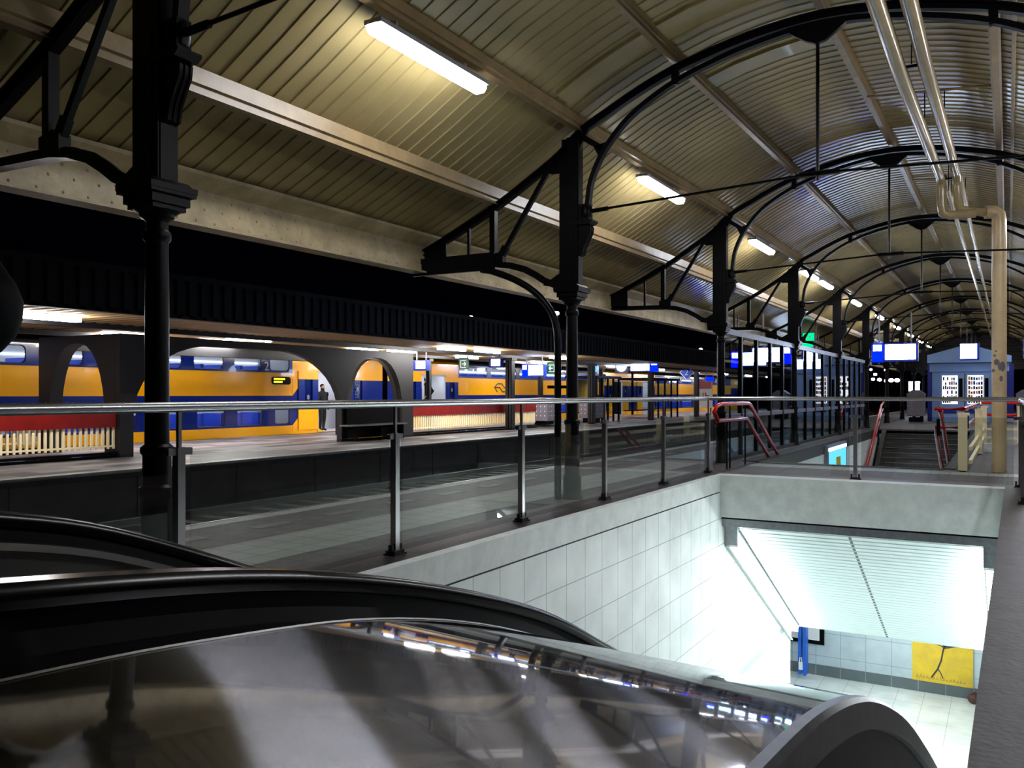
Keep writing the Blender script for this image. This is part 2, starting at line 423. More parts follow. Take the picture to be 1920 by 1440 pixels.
# gable at the far end
mb = MB(); mb.prism([(x, rz(z, 40)) for x, z in PROF] + [(mir(-7.7), 3.3), (-7.7, 3.3)], 'Y', 76.05, 76.3)
struct('wall_back', mb, 'gable', 'dark boarded gable at the far end of the roof')

# ------------------------------------------------------------------ trusses
UP = [(-7.81, 3.45), (-7.08, 3.75), (-6.34, 4.09), (-5.73, 4.43), (-5.31, 4.69), (-4.99, 4.96), (-4.6, 5.16), (-4.15, 5.37), (-3.68, 5.55), (-3.22, 5.67), (-2.76, 5.77), (-2.3, 5.83), (-1.9, 5.85)]
LO = [(-4.90, 3.86), (-4.88, 4.05), (-4.84, 4.28), (-4.72, 4.55), (-4.56, 4.78), (-4.29, 5.05), (-3.9, 5.29), (-3.53, 5.45), (-3.1, 5.58), (-2.76, 5.66), (-2.3, 5.735), (-1.9, 5.76)]
BOT = [(-7.83, 3.29), (-7.1, 3.265), (-6.6, 3.255), (-6.3, 3.245), (-6.08, 3.21), (-5.85, 3.14), (-5.68, 3.05), (-5.54, 2.96), (-5.32, 2.87)]
def make_truss(Y, label, thin):
    k = kz(Y)
    t = thing('roof_truss', label, 'truss', (XC, Y, 0), 'iron roof trusses over the near platform')
    Z = lambda z: 3.25 + (z - 3.25) * k if z > 3.25 else z
    P = lambda pts: [(x, Z(z)) for x, z in pts]
    both = lambda pts: P(pts) + P([(mir(x), z) for x, z in pts[-2::-1]])
    up, lo = both(cat_rom(UP, 3)), both(cat_rom(LO, 3))
    mb = MB().strip([(x, z + .035) for x, z in up], .022, 'Y', Y - .075, Y + .075)
    mb.strip(up, .085, 'Y', Y - .02, Y + .02); mb.strip([(x, z - .035) for x, z in up], .02, 'Y', Y - .045, Y + .045)
    mb.build('top_chord', 'iron', t)
    MB().strip(lo, .062, 'Y', Y - .045, Y + .045).build('arch_rib', 'iron', t)
    for sg in (0, 1):
        f = (lambda p: p) if sg == 0 else (lambda p: [(mir(x), z) for x, z in p])
        mb = MB().strip(f(P(BOT)), .035, 'Y', Y - .06, Y + .06)
        mb.strip(f(P([(x, z + .045) for x, z in BOT])), .06, 'Y', Y - .012, Y + .012)
        mb.prism(f(P([(-7.83, 3.26), (-7.83, 3.46), (-7.2, 3.70), (-7.2, 3.26)])), 'Y', Y - .012, Y + .012)
        mb.build('bracket_chord', 'iron', t)
        MB().strip(f(P([(-6.38, 3.25), (-6.38, 4.08)])), .085, 'Y', Y - .045, Y + .045).prism(f(P([(-6.46, 3.24), (-6.46, 3.40), (-6.28, 3.44), (-6.20, 3.40), (-6.20, 3.22)])), 'Y', Y - .05, Y + .05).build('upright', 'iron', t)
        if thin: MB().strip(f(P([(-6.8, 3.27), (-6.8, 3.88)])), .04, 'Y', Y - .02, Y + .02).build('upright', 'iron', t)
        mb = MB().strip(f(P([(-6.27, 3.36), (-6.17, 3.52)])), .10, 'Y', Y - .03, Y + .03)
        mb.strip(f(P([(-6.2, 3.46), (-5.42, 4.62)])), .062, 'Y', Y - .025, Y + .025); mb.build('diagonal', 'iron', t)
        mb = MB().prism(f(P([(-5.55, 4.52), (-5.44, 4.45), (-5.27, 4.45), (-5.0, 4.72), (-4.99, 4.78), (-4.86, 5.0), (-4.98, 4.97), (-5.31, 4.68)])), 'Y', Y - .018, Y + .018)
        mb.build('gusset', 'iron', t)
        MB().prism(f(P([(-5.28, 3.10), (-5.58, 2.93), (-5.30, 2.88)])), 'Y', Y - .015, Y + .015).build('gusset', 'iron', t)
        mb = MB().strip(f(P([(-4.98, 4.90), (-4.62, 4.66)])), .075, 'Y', Y - .03, Y + .03)
        mb.prism(f(P([(-4.80, 4.74), (-4.56, 4.78), (-4.70, 4.55)])), 'Y', Y - .03, Y + .03)
        mb.build('arch_link', 'iron', t)
        MB().strip(f(P([(-3.67, 5.36), (-3.66, 5.55)])), .09, 'Y', Y - .03, Y + .03).build('arch_link', 'iron', t)
    MB().prism(P([(-2.28, 5.78), (-2.24, 5.70), (-2.06, 5.58), (-1.95, 5.53), (-1.84, 5.55), (-1.62, 5.71), (-1.58, 5.78)]), 'Y', Y - .03, Y + .03).build('crown_plate', 'iron', t)
    MB().tube([(-1.93, Y, Z(5.56)), (-1.93, Y, Z(3.93))], .02, 8).build('king_rod', 'iron', t)
    mb = MB()
    for sg in (0, 1):
        q = lambda x: x if sg == 0 else mir(x)
        mb.tube([(q(-4.93), Y, Z(3.88)), (XC, Y, Z(4.02))], .017, 8)
        mb.tube([(q(-4.93), Y, Z(3.88)), (q(-4.60), Y, Z(3.893))], .03, 8)
    mb.tube([(XC - .22, Y, Z(4.01)), (XC + .22, Y, Z(4.01))], .034, 8)
    mb.build('tie_rod', 'iron', t)
    return t
TL = ['black iron roof truss cut by the left picture edge, over the nearest column',
      'black arched roof truss over the column with the drainpipe, nearest fully seen arch',
      'black arched roof truss over the column at the near end of the glass wind screen']
TL += ['black arched roof truss, %s along the hall counting from the nearest' % ORD[i] for i in range(3, 11)]
t1 = make_truss(TY[0], TL[0], False)
t2 = make_truss(TY[1], TL[1], True)
t3 = make_truss(TY[2], TL[2], True)
for i in range(3, 11): copy_tree(t3, (XC, TY[i], 0), TL[i])

# ------------------------------------------------------------------ columns
def make_column(Y, label):
    X = -5.13
    t = thing('iron_column', label, 'column', (X, Y, 0), 'cast iron columns of the near platform')
    MB().lathe(X, Y, [(.15, 0), (.15, .03), (.13, .06), (.125, .30), (.105, .34), (.105, .70), (.118, .72), (.122, .75), (.118, .78), (.095, .80), (.095, 1.0), (.11, 1.02), (.112, 1.04), (.11, 1.06), (.085, 1.08)], 20).build('base', 'iron', t)
    MB().lathe(X, Y, [(.082, 1.05), (.080, 2.0), (.076, 2.48), (.092, 2.50), (.094, 2.53), (.092, 2.55), (.074, 2.57), (.074, 2.66)], 20).build('shaft', 'iron', t)
    mb = MB().lathe(X, Y, [(.074, 2.62), (.09, 2.64), (.115, 2.655), (.12, 2.675), (.14, 2.69), (.155, 2.70)], 20)
    for w, z0, z1 in ((.135, 2.70, 2.735), (.155, 2.735, 2.80), (.185, 2.80, 2.825), (.19, 2.825, 2.865)): mb.box(X - w, X + w, Y - w, Y + w, z0, z1)
    mb.prism([(X - .185, 2.865), (X + .185, 2.865), (X + .14, 2.90), (X - .14, 2.90)], 'Y', Y - .15, Y + .15)
    mb.build('capital', 'iron', t)
    zt = rz(4.9, Y)
    mb = MB().box(X - .15, X - .05, Y - .02, Y + .02, 2.88, zt).box(X - .15, X + .12, Y - .085, Y - .045, 2.88, zt - .3).box(X - .05, X + .13, Y - .07, Y + .07, 2.88, zt)
    mb.box(X + .0, X + .06, Y - .095, Y + .095, 2.95, 3.9)
    mb.build('pilaster', 'iron', t)
    mb = MB()
    pr = [(X + .12, 3.28), (X + .17, 3.30), (X + .19, 3.40), (X + .24, 3.50), (X + .285, 3.58), (X + .295, 3.66), (X + .27, 3.70), (X + .12, 3.70)]
    mb.prism(pr, 'Y', Y - .06, Y + .06)
    for dy in (-.045, 0, .045): mb.prism([(x + (.012 if x > X + .13 else 0), z) for x, z in pr], 'Y', Y + dy - .009, Y + dy + .009)
    mb.prism([(X - .03, 3.70), (X + .30, 3.70), (X + .34, 3.73), (X + .34, 3.755), (X - .03, 3.755)], 'Y', Y - .10, Y + .10)
    mb.box(X + .12, X + .28, Y - .06, Y + .06, 3.755, 3.98)
    mb.lathe(X + .22, Y, [(.075, 3.80), (.085, 3.84), (.085, 3.93), (.06, 3.97)], 14)
    mb.build('corbel', 'iron', t)
    return t
CL = ['black cast iron column nearest the viewer, crossing the whole left of the photo',
      'black cast iron column with a drainpipe running down its left side',
      'black cast iron column beside the red stair handrail and glass wind screen']
CL += ['black cast iron column, %s from the viewer along the platform' % ORD[i] for i in range(3, 11)]
c1 = make_column(TY[0], CL[0])
c2 = make_column(TY[1], CL[1])
for i in range(2, 11): copy_tree(c2, (-5.13, TY[i], 0), CL[i])
# rainwater pipe of the second column
t = thing('drainpipe', 'black curved rainwater pipe dropping beside the second column', 'drainpipe', (-5.33, 10.30, 0))
MB().box(-7.75, -6.32, 10.34, 10.39, 3.19, 3.44).build('gutter_trunk', 'iron', t)
MB().tube([(-6.5, 10.32, 3.20)] + [(x, 10.30, z) for x, z in cat_rom([(-6.34, 3.17), (-5.95, 3.02), (-5.62, 2.82), (-5.38, 2.56), (-5.285, 2.29), (-5.27, 1.9)], 4)] + [(-5.27, 10.30, 0)], .048, 12).build('pipe', 'iron', t)
MB().box(-5.42, -5.13, 10.28, 10.32, 1.5, 1.54).build('pipe_clip', 'iron', t)

# ------------------------------------------------------------------ platform lamps
def make_lamp(x, y, z, ln, label, group, stem=.10):
    t = thing('fluorescent_lamp', label, 'lamp', (x, y, z), group)
    w = .085
    sec = [(-w, .07), (-w * .98, .03), (-w * .6, -.015), (w * .6, -.015), (w * .98, .03), (w, .07)]
    S = [[(x + a, yy, z + b) for a, b in sec] for yy in (y - ln / 2 + .02, y + ln / 2 - .02)]
    e0 = [(x + a * .7, y - ln / 2, z + b * .6 + .03) for a, b in sec]; e1 = [(x + a * .7, y + ln / 2, z + b * .6 + .03) for a, b in sec]
    MB().sweep([e0] + S + [e1], closed=True, caps=True).build('diffuser', 'lamp', t)
    MB().box(x - .10, x + .10, y - ln / 2, y + ln / 2, z + .07, z + .115).build('housing', 'lamp_case', t)
    for d in (-.32, .32): MB().box(x - .02, x + .02, y + d * ln - .015, y + d * ln + .015, z + .11, z + .11 + stem).build('hanger', 'lamp_case', t)
    return t
BAY = [(7.0, 'between the first and second columns'), (13.6, 'between the second and third columns'), (20.3, 'just beyond the third column'), (25.9, 'just beyond the fourth column'), (28.4, 'ahead of the fifth column'), (34.6, 'beyond the fifth column')]
BAY += [(34.6 + 6.97 * i, 'beyond the %s column' % ORD[4 + i]) for i in range(1, 6)]
lp = make_lamp(-5.0, 7.0, 4.73, 1.85, 'bright fluorescent lamp under the roof purlin, largest, near top of photo', 'fluorescent lamps along the column line')
for i, (y, w) in enumerate(BAY[1:]): copy_tree(lp, (-5.0, y, rz(4.75, y)), 'bright fluorescent lamp hung under the purlin ' + w)
lp2 = None
for i, (y, w) in enumerate([(7.0, 'first'), (13.6, 'second'), (20.3, 'third'), (27.2, 'fourth')] + [(34.6 + 6.97 * k, ORD[4 + k]) for k in range(6)]):
    for dy, q in ((-1.15, 'nearer'), (1.15, 'farther')):
        copy_tree(lp, (mir(-5.0), y + dy, rz(4.75, y)), 'right row fluorescent lamp, %s of the pair in the %s bay from the viewer' % (q, w))

# cream pipes under the vault
t = thing('ceiling_pipe', 'thick cream pipe under the vault, left of the pair, bending at the drop', 'pipe', (-1.06, 8, 5.05))
el = lambda c: c
MB().tube([(-1.06, -3, 5.06), (-1.06, 10.45, 5.06), (-1.06, 16.9, 5.33), (-1.06, 17.2, 5.33), (-1.05, 17.33, 5.28), (-1.05, 17.38, 5.15), (-1.05, 17.38, 4.86), (-1.03, 17.42, 4.72), (-.92, 17.45, 4.68), (-.5, 17.5, 4.68)], .082, 14).build('pipe_run', 'pipe', t)
t = thing('ceiling_pipe', 'thick cream pipe under the vault, right of the pair, feeding the downpipe', 'pipe', (-.80, 8, 5.1))
MB().tube([(-.80, -3, 5.10), (-.80, 10.45, 5.10), (-.80, 16.9, 5.36), (-.80, 17.25, 5.36), (-.80, 17.38, 5.30), (-.80, 17.42, 5.18), (-.80, 17.44, 4.92), (-.76, 17.5, 4.79), (-.64, 17.6, 4.75), (-.35, 17.85, 4.75)], .078, 14).build('pipe_run', 'pipe', t)
t = thing('downpipe', 'cream vertical pipe with peeling paint standing on the platform at right', 'pipe', (-.14, 17.9, 0))
MB().tube([(-.14, 17.9, 0), (-.14, 17.9, 4.58), (-.15, 17.9, 4.68), (-.22, 17.89, 4.745), (-.36, 17.85, 4.75)], .122, 18).build('pipe_run', 'pipe_worn', t)
mb = MB()
for z, a, w, h in ((2.0, -1.9, .05, .14), (1.92, -1.2, .07, .2), (2.12, -2.2, .03, .05), (2.2, -2.0, .02, .04), (1.85, -2.5, .05, .07), (1.7, -1.3, .03, .12)):
    n = 5; vs = []
    for j in range(-n, n + 1):
        q = j / n; aa = a + q * w / .123
        hh = h * math.sqrt(max(0, 1 - q * q)) * (.7 + .3 * random.random())
        vs.append([( -.14 + .1232 * math.cos(aa), 17.9 + .1232 * math.sin(aa), z + s * hh) for s in (-.5, .5)])
    mb.sweep(vs)
mb.build('bare_patch', 'greybox', t)
t['label'] = 'cream vertical pipe with peeling grey patches standing on the platform at right'
for nm, x, z in (('left', -1.0, 5.35), ('right', -.76, 5.37)):
    o = MB().tube([(x, 17.3, z), (x, 40, z), (x, 74, z)], .05, 10).build('ceiling_pipe', 'pipe')
    tag(o, 'thinner cream pipe running on past the bend, %s one of the pair' % nm, 'pipe')
t = thing('cross_conduit', 'thin conduit crossing under the vault behind the nearest full arch', 'conduit', (-1, 13.9, 5.6))
MB().tube([(-1.85, 13.9, 5.93), (-.1, 13.9, 5.80)], .02, 6).build('conduit', 'purlin', t)
for x in (-1.06, -.80): MB().tube([(x, 13.9, 5.87), (x, 13.9, 5.2)], .01, 6).build('hanger', 'iron', t)
t2_ = copy_tree(t, (-1, 20.9, 5.86), 'thin conduit crossing under the vault behind the third truss')
for x, y in ((-.93, 10.45), (-.93, 17.3)):
    o = MB().box(x - .02, x + .02, y - .02, y + .02, rz(5.55, y), rz(5.75, y)).box(x - .006, x + .006, y - .006, y + .006, 5.1, rz(5.6, y)).box(-1.1, -.76, y - .012, y + .012, 5.06 if y < 12 else 5.3, 5.09 if y < 12 else 5.33).build('pipe_hanger', 'iron')
    tag(o, 'small black strap holding the cream pipes under the %s arch' % ('nearest full' if y < 12 else 'third truss'), 'hanger')

# ------------------------------------------------------------------ platforms and tracks
WX0, WX1, WY0, WY1 = -4.2, -.08, 1.0, 14.2           # escalator well
SX0, SX1, SY0, SY1 = -4.5, -1.05, 18.0, 37.3          # stair well
mb = MB(); Z0 = -.06
e_ = .08
for x0, x1, y0, y1 in ((-7.65, WX0 - e_, -5, WY1 + e_), (WX1 + e_, 3.8, -5, WY1 + e_), (WX0 - e_, WX1 + e_, -5, WY0), (-7.65, 3.8, WY1 + e_, SY0), (-7.65, SX0 - e_, SY0, SY1), (SX1 + e_, 3.8, SY0, SY1), (-7.65, 3.8, SY1, 92)):
    mb.box(x0, x1, y0, y1, Z0, 0)
struct('floor', mb, 'pave', 'grey paved near platform')
mb = MB().box(-7.62, -7.40, -5, 92, -.02, .006)
struct('trim_11', mb, 'whiteline', 'white edge line of the near platform')
mb = MB().box(-6.35, -5.45, -5, 17, -.02, .004).box(-4.5, 1.0, 16.9, 17.5, -.02, .004)
struct('trim_12', mb, 'lightpave', 'pale paving band')
mb = MB()
for i in range(24):
    y = 3 + i * 1.15
    mb.box(-7.02, -6.84, y, y + .5, -.02, .004)
struct('trim_13', mb, 'dash', 'row of pale paving dashes along the platform edge')
# body of platforms
mb = MB().box(-7.66, -7.50, -5, 92, -1.0, -.05).box(-14.42, -14.26, -5, 92, -1.0, -.05).box(-22.0, -21.75, -5, 92, -1.0, -.05)
y = -4
while y < 60:
    mb.box(-14.255, -14.235, y, y + .12, -.95, -.12); y += 2.4
struct('wall_platform', mb, 'concrete_dk', 'dark concrete platform side walls')
mb = MB().box(-21.9, -14.27, -5, 92, -.06, 0)
struct('floor_island', mb, 'pave_isl', 'grey patterned paving of the island platform')
mb = MB().box(-14.55, -14.25, -5, 92, -.02, .006)
struct('trim_14', mb, 'whiteline', 'pale edge stones of the island platform')
mb = MB().box(-70, -7.6, -30, 160, -1.3, -1.0)
struct('ground', mb, 'ballast', 'dark ballast of the track bed')
for nm, xc in (('nearer', -9.3), ('farther', -12.6)):
    t = thing('railway_track', 'dark empty railway track beside the %s' % ('near platform edge' if nm == 'nearer' else 'island platform wall'), 'track', (xc, 40, -1.0))
    for dx in (-.75, .75): MB().prism([(xc + dx - .06, -.9), (xc + dx + .06, -.9), (xc + dx + .02, -.87), (xc + dx + .035, -.77), (xc + dx - .035, -.77), (xc + dx - .02, -.87)], 'Y', -5, 92).build('rail', 'rail', t)
    mb = MB()
    for i in range(120): mb.box(xc - 1.25, xc + 1.25, -4 + i * .65, -3.76 + i * .65, -1.02, -.89)
    o = mb.build('sleepers', 'sleeper', t); o['kind'] = 'stuff'

# ------------------------------------------------------------------ escalator well
mb = MB().box(WX0 - .12, WX0, WY0, WY1 + .02, -.225, .053).box(WX0 - .12, WX0 - .02, -5, WY0, -.1, .045)
struct('trim_15', mb, 'concrete', 'pale concrete band under the coping of the escalator well')
mb = MB().box(-4.78, WX0 - .005, -5, WY1 + .0, -.04, .05).prism([(-.145, -5), (-.135, 3), (-.045, WY1), (.42, WY1), (.42, -5)], 'Z', -.04, .05).box(-4.78, .42, WY1 + .005, WY1 + .62, -.04, .05)
struct('trim_16', mb, 'coping', 'dark brown coping stones around the escalator well')
mb = MB().prism([(-.13, WY0), (-.12, 3), (-.04, WY1), (.3, WY1), (.3, WY0)], 'Z', -.3, .0)
struct('trim_17', mb, 'concrete', 'pale concrete band of the right well edge')
mb = MB().box(-4.5, WX0 - .004, -5, 19.6, -6.4, -.235)
struct('wall_left', mb, 'tile', 'white tiled side wall of the escalator well')
mb = MB().box(WX0 - .05, WX0 + .002, WY0, WY1, -.238, -.222)
struct('trim_40', mb, 'black', 'dark joint under the concrete band')
mb = MB().box(WX1 + .004, .3, 1, 19.6, -6.4, -.3)
struct('wall_right', mb, 'tile', 'white tiled right wall of the escalator well')
mb = MB().box(WX0, WX1, .9, 1.0, -6.4, 0)
struct('wall_near', mb, 'concrete_dk', 'dark end wall of the well')
# lintel over the lower passage
mb = MB().box(WX0 - .1, WX1 + .04, WY1, WY1 + .35, -.65, .053)
for x, z, s in ((-3.4, -.2, .03), (-2.2, -.12, .02), (-.9, -.33, .03), (-1.4, -.2, .02), (-.3, -.3, .02), (-2.9, -.45, .015), (-.45, -.14, .02), (-3.7, -.4, .02)): mb.box(x, x + s, WY1 - .004, WY1 + .02, z, z + s)
struct('beam_front', mb, 'concrete', 'pale concrete lintel across the far end of the well')
mb = MB().box(WX0, WX1, WY1 + .14, WY1 + .4, -.82, -.675)
struct('trim_18', mb, 'rim', 'grey metal closing strip under the lintel')
mb = MB().box(WX0, WX1, WY1 + .1, WY1 + .36, -.69, -.64)
struct('trim_19', mb, 'black', 'dark joint under the lintel')
# slatted soffit following the slope
def sofz(y): return -.80 + (y - 14.45) * (-3.74 + .80) / (19.6 - 14.45)
mb = MB(); n = 36
for i in range(n):
    y0 = 14.45 + (19.6 - 14.45) * i / n; y1 = y0 + (19.6 - 14.45) / n * .72
    mb.prism([(y0, sofz(y0)), (y1, sofz(y1)), (y1 + .01, sofz(y1) + .03), (y0 - .01, sofz(y0) + .03)], 'X', WX0 + .02, WX1 - .02, 0)
    mb.prism([(y0 + .01, sofz(y0 + .01) - .003), (y1 - .01, sofz(y1 - .01) - .003), (y1 - .01, sofz(y1) + .02), (y0 + .01, sofz(y0) + .02)], 'X', -2.225, -2.18, 1)
mb.prism([(14.45, sofz(14.45) + .03), (19.6, sofz(19.6) + .03), (19.6, sofz(19.6) + .1), (14.45, sofz(14.45) + .1)], 'X', WX0, WX1, 0)
struct('ceiling_slope', mb, ['slat', 'soffit_bk'], 'sloping pale slatted ceiling over the escalators', smooth=False)
mb = MB().box(-14, 9, 19.6, 23.9, -3.74, -3.6).box(-14, WX0, 14.2, 19.6, -3.74, -3.6)
struct('ceiling_hall', mb, 'slat', 'pale ceiling of the lower hall')
mb = MB().box(-14, 9, 2, 23.9, -6.5, -6.08)
struct('floor_hall', mb, 'tile_floor', 'white tiled floor of the lower hall')
mb = MB().box(-14, 9, 23.8, 24.0, -5.80, -3.6)
struct('wall_far', mb, 'tile_x', 'pale blue tiled far wall of the lower hall')
mb = MB().box(-14, 9, 23.78, 23.98, -6.08, -5.80)
struct('baseboard_far', mb, 'tile_base', 'grey tiled skirting of the lower hall')
mb = MB().box(-14.1, -14, 2, 24, -6.1, -3.6).box(9, 9.1, 2, 24, -6.1, -3.6).box(.3, 9, 19.5, 19.6, -6.1, -3.6).box(-14, -4.5, 19.5, 19.6, -6.1, -3.6)
struct('wall_hall', mb, 'tile', 'white tiled end walls of the lower hall')
# lamps along the slope and in the hall
for nm, x0, x1 in (('left', WX0 + .02, WX0 + .20), ('right', WX1 - .22, WX1 - .02)):
    t = thing('slope_lamp', 'long bright strip lamp along the %s edge of the sloping slatted ceiling' % nm, 'lamp', ((x0 + x1) / 2, 17, sofz(17) - .2), 'strip lamps of the sloping ceiling')
    a, b = (14.5, 19.5)
    MB().prism([(a, sofz(a) - .02), (b, sofz(b) - .02), (b, sofz(b) - .07), (a, sofz(a) - .07)], 'X', x0, x1).build('housing', 'lamp_case', t)
    MB().prism([(a + .06, sofz(a + .06) - .075), (b, sofz(b) - .075), (b, sofz(b) - .15), (a + .06, sofz(a + .06) - .15)], 'X', x0 + .02, x1 - .02).build('tube_cover', 'halllamp', t)
    wx = (x0 - .018, x0 + .012) if nm == 'left' else (x1 - .012, x1 + .018)
    MB().prism([(a, sofz(a) - .02), (b, sofz(b) - .02), (b, sofz(b) - .36), (a, sofz(a) - .36)], 'X', *wx).build('wall_plate', 'plate', t)
    lx = (x0 - .01, x0 + .05) if nm == 'left' else (x1 - .05, x1 + .01)
    MB().prism([(a, sofz(a) - .33), (b, sofz(b) - .33), (b, sofz(b) - .36), (a, sofz(a) - .36)], 'X', *lx).build('lip', 'plate', t)
    MB().prism([(a - .02, sofz(a) - .0), (a + .05, sofz(a + .05) - .0), (a + .05, sofz(a) - .38), (a - .02, sofz(a) - .33)], 'X', x0 - .015, x1 + .015).build('end_cap', 'rim', t)
for nm, x in (('left', -8.0), ('middle', -2.2), ('right', 4.0)):
    o = MB().box(x - 1.4, x + 1.4, 22.2, 22.5, -3.80, -3.742).build('hall_lamp', 'hallroom'); tag(o, 'lamp on the lower hall ceiling, %s one of three' % nm, 'lamp', 'lamps of the lower hall')
# things on the far hall wall
t = thing('poster', 'yellow poster with a dark tree drawing on the lower hall wall', 'poster', (-1.42, 23.76, -5.75))
MB().box(-2.10, -.74, 23.765, 23.79, -5.80, -4.30).build('sheet', 'poster_y', t)
mb = MB()
mb.strip([(-1.66, -5.68), (-1.52, -5.45), (-1.44, -5.22), (-1.40, -4.98), (-1.36, -4.82)], .035, 'Y', 23.758, 23.764)
mb.strip([(-1.40, -5.66), (-1.46, -5.52), (-1.52, -5.44)], .022, 'Y', 23.758, 23.764)
for a in (-.30, -.12, .1, .3): mb.strip([(-1.37, -4.85), (-1.37 + a, -4.72), (-1.37 + a * 1.5, -4.55)], .03, 'Y', 23.758, 23.764)
for k in range(4): mb.strip([(-1.72 + .15 * k, -4.80 + .02 * k), (-1.4, -4.87 - .02 * k), (-1.08 + .04 * k, -4.78)], .012, 'Y', 23.757, 23.763)
for x in [-2.0 + .075 * i for i in range(15)]:
    h = random.uniform(.03, .11)
    mb.strip([(x, -5.73), (x + .02, -5.73 + h), (x + .045, -5.72)], .008, 'Y', 23.758, 23.764)
mb.build('drawing', 'poster_ink', t)
t = thing('picture_frame', 'black framed pale picture on the lower hall wall beside the blue board', 'picture', (-4.75, 23.76, -5.3))
MB().box(-5.4, -4.22, 23.75, 23.79, -5.26, -4.45).build('frame', 'black', t)
MB().box(-5.3, -4.34, 23.735, 23.755, -5.15, -4.55).build('picture', 'white', t)
t = thing('notice_board', 'tall blue board with a small white padlock shaped mark by the tiled corner', 'board', (-4.62, 23.3, -5.85))
MB().box(-4.78, -4.70, 23.2, 23.5, -5.95, -4.62).box(-4.66, -4.58, 23.2, 23.5, -5.97, -4.66).build('panel', 'boardblue', t)
MB().box(-4.76, -4.66, 23.17, 23.2, -5.82, -5.62).tube([(-4.74, 23.185, -5.62), (-4.73, 23.185, -5.5), (-4.69, 23.185, -5.5), (-4.68, 23.185, -5.62)], .012, 6).build('mark', 'white', t)
t = thing('bag', 'small brown bag on the white floor at the hall wall', 'bag', (-.62, 23.5, -6.08))
MB().ball((-.72, 23.5, -5.96), .14, .12, .13).ball((-.52, 23.52, -5.95), .1, .1, .14).build('pouch', 'brown', t)
MB().tube([(-.78, 23.45, -5.88), (-.7, 23.42, -5.78), (-.6, 23.45, -5.86)], .012, 6).build('strap', 'brown', t)

# ------------------------------------------------------------------ escalator
Dk = [(-.9, 1.035), (-.4, 1.035), (0, 1.032), (.35, 1.024), (.66, 1.008), (1.0, .978), (1.475, .908), (2.0, .765), (2.65, .512), (3.3, .205), (3.975, -.135), (5, -.67), (7, -1.72), (10, -3.28), (12.6, -4.63)]
Hk = [(-.9, 1.155), (-.4, 1.155), (.0, 1.15), (.4, 1.14), (.83, 1.108), (1.44, 1.02), (2.07, .868), (2.74, .645), (3.3, .385), (3.975, .05), (5, -.485), (7, -1.535), (10, -3.095), (12.6, -4.445)]
H2k = [(-.9, 1.165), (-.4, 1.165), (.3, 1.16), (.8, 1.145), (1.10, 1.128), (1.467, 1.072), (1.814, .982), (2.32, .785), (2.8, .58), (3.3, .335), (3.975, .0), (5, -.535), (7, -1.585), (10, -3.145), (12.6, -4.495)]
Dk, Hk, H2k = (cat_rom(q, 6) for q in (Dk, Hk, H2k))
YS = [y for y, _ in Dk]
D = lambda y: interp(Dk, y); H = lambda y: interp(Hk, y); H2 = lambda y: interp(H2k, y)
esc = thing('escalator', 'stainless steel escalator with black handrails descending into the white tiled well', 'escalator', (-2.1, 1, 0))
TILT = .027
def loft(fn, name, mat, parent=esc, closed=False, ang=40):
    return MB().sweep([fn(y) for y in YS], closed=closed, caps=closed).build(name, mat, parent, ang=ang)
o = loft(lambda y: [(x, y, D(y) + TILT * (-.275 - x)) for x in (-1.20, -.95, -.7, -.5, -.275)], 'outer_deck', 'brushed')
o['label'] = 'wide worn brushed steel deck mirroring the train and lamps'
loft(lambda y: [(-1.2, y, D(y) + TILT * .925), (-1.21, y, D(y) + TILT * .925 - .004), (-1.43, y, D(y) - .01)], 'deck_strip', 'brushed')
loft(lambda y: [(-1.197, y, D(y) + TILT * .922 + .001), (-1.2, y, D(y) + TILT * .925 + .004), (-1.206, y, D(y) + TILT * .925 + .001)], 'deck_fold', 'steel')
loft(lambda y: [(-.275, y, D(y)), (-.275, y, D(y) + .004), (-.258, y, D(y) + .003), (-.25, y, D(y) - .006), (-.25, y, D(y) - .064), (-.265, y, D(y) - .068)], 'deck_rim', 'rim')
loft(lambda y: [(-.265, y, D(y) - .068), (-.265, y, D(y) - 1.2)], 'side_panel', 'skirt')
HS = [(-.048, -.03), (-.044, -.012), (-.03, 0), (.03, 0), (.044, -.012), (.048, -.03), (.044, -.046), (.028, -.052), (-.028, -.052), (-.044, -.046)]
loft(lambda y: [(-1.5 + a, y, H(y) + b) for a, b in HS], 'handrail', 'rubber', closed=True)
loft(lambda y: [(-2.65 + a, y, H2(y) + b) for a, b in HS], 'handrail', 'rubber', closed=True)
loft(lambda y: [(-1.535, y, H(y) - .05), (-1.465, y, H(y) - .05), (-1.465, y, H(y) - .085), (-1.425, y, D(y) - .02), (-1.425, y, D(y) - .06), (-1.535, y, D(y) - .06)], 'handrail_base', 'black', closed=True)
loft(lambda y: [(-2.685, y, H2(y) - .05), (-2.615, y, H2(y) - .05), (-2.60, y, H2(y) - .10), (-2.685, y, H2(y) - .10)], 'handrail_base', 'black', closed=True)
loft(lambda y: [(-2.60, y, H2(y) - .088), (-2.585, y, H2(y) - .092), (-2.58, y, H2(y) - .115), (-2.60, y, H2(y) - .12)], 'balustrade_trim', 'steel')
loft(lambda y: [(-2.60, y, H2(y) - .12), (-2.60, y, H2(y) - .20), (-2.595, y, H2(y) - .205), (-2.595, y, H2(y) - 1.25)], 'balustrade_panel', 'steel_dark')
loft(lambda y: [(-1.535, y, H(y) - .06), (-1.535, y, H(y) - 1.25)], 'balustrade_panel', 'steel_dark')
MB().prism([(.60, 1.0), (.606, 1.0), (.49, .35), (.484, .35)], 'X', -2.596, -2.592).build('panel_seam', 'steel', esc)
loft(lambda y: [(-2.69, y, H2(y) - .09), (-2.72, y, D(y) - .03), (-4.15, y, D(y) - .03), (-4.16, y, D(y) - .25)], 'outer_deck', 'brushed')
mb = MB()
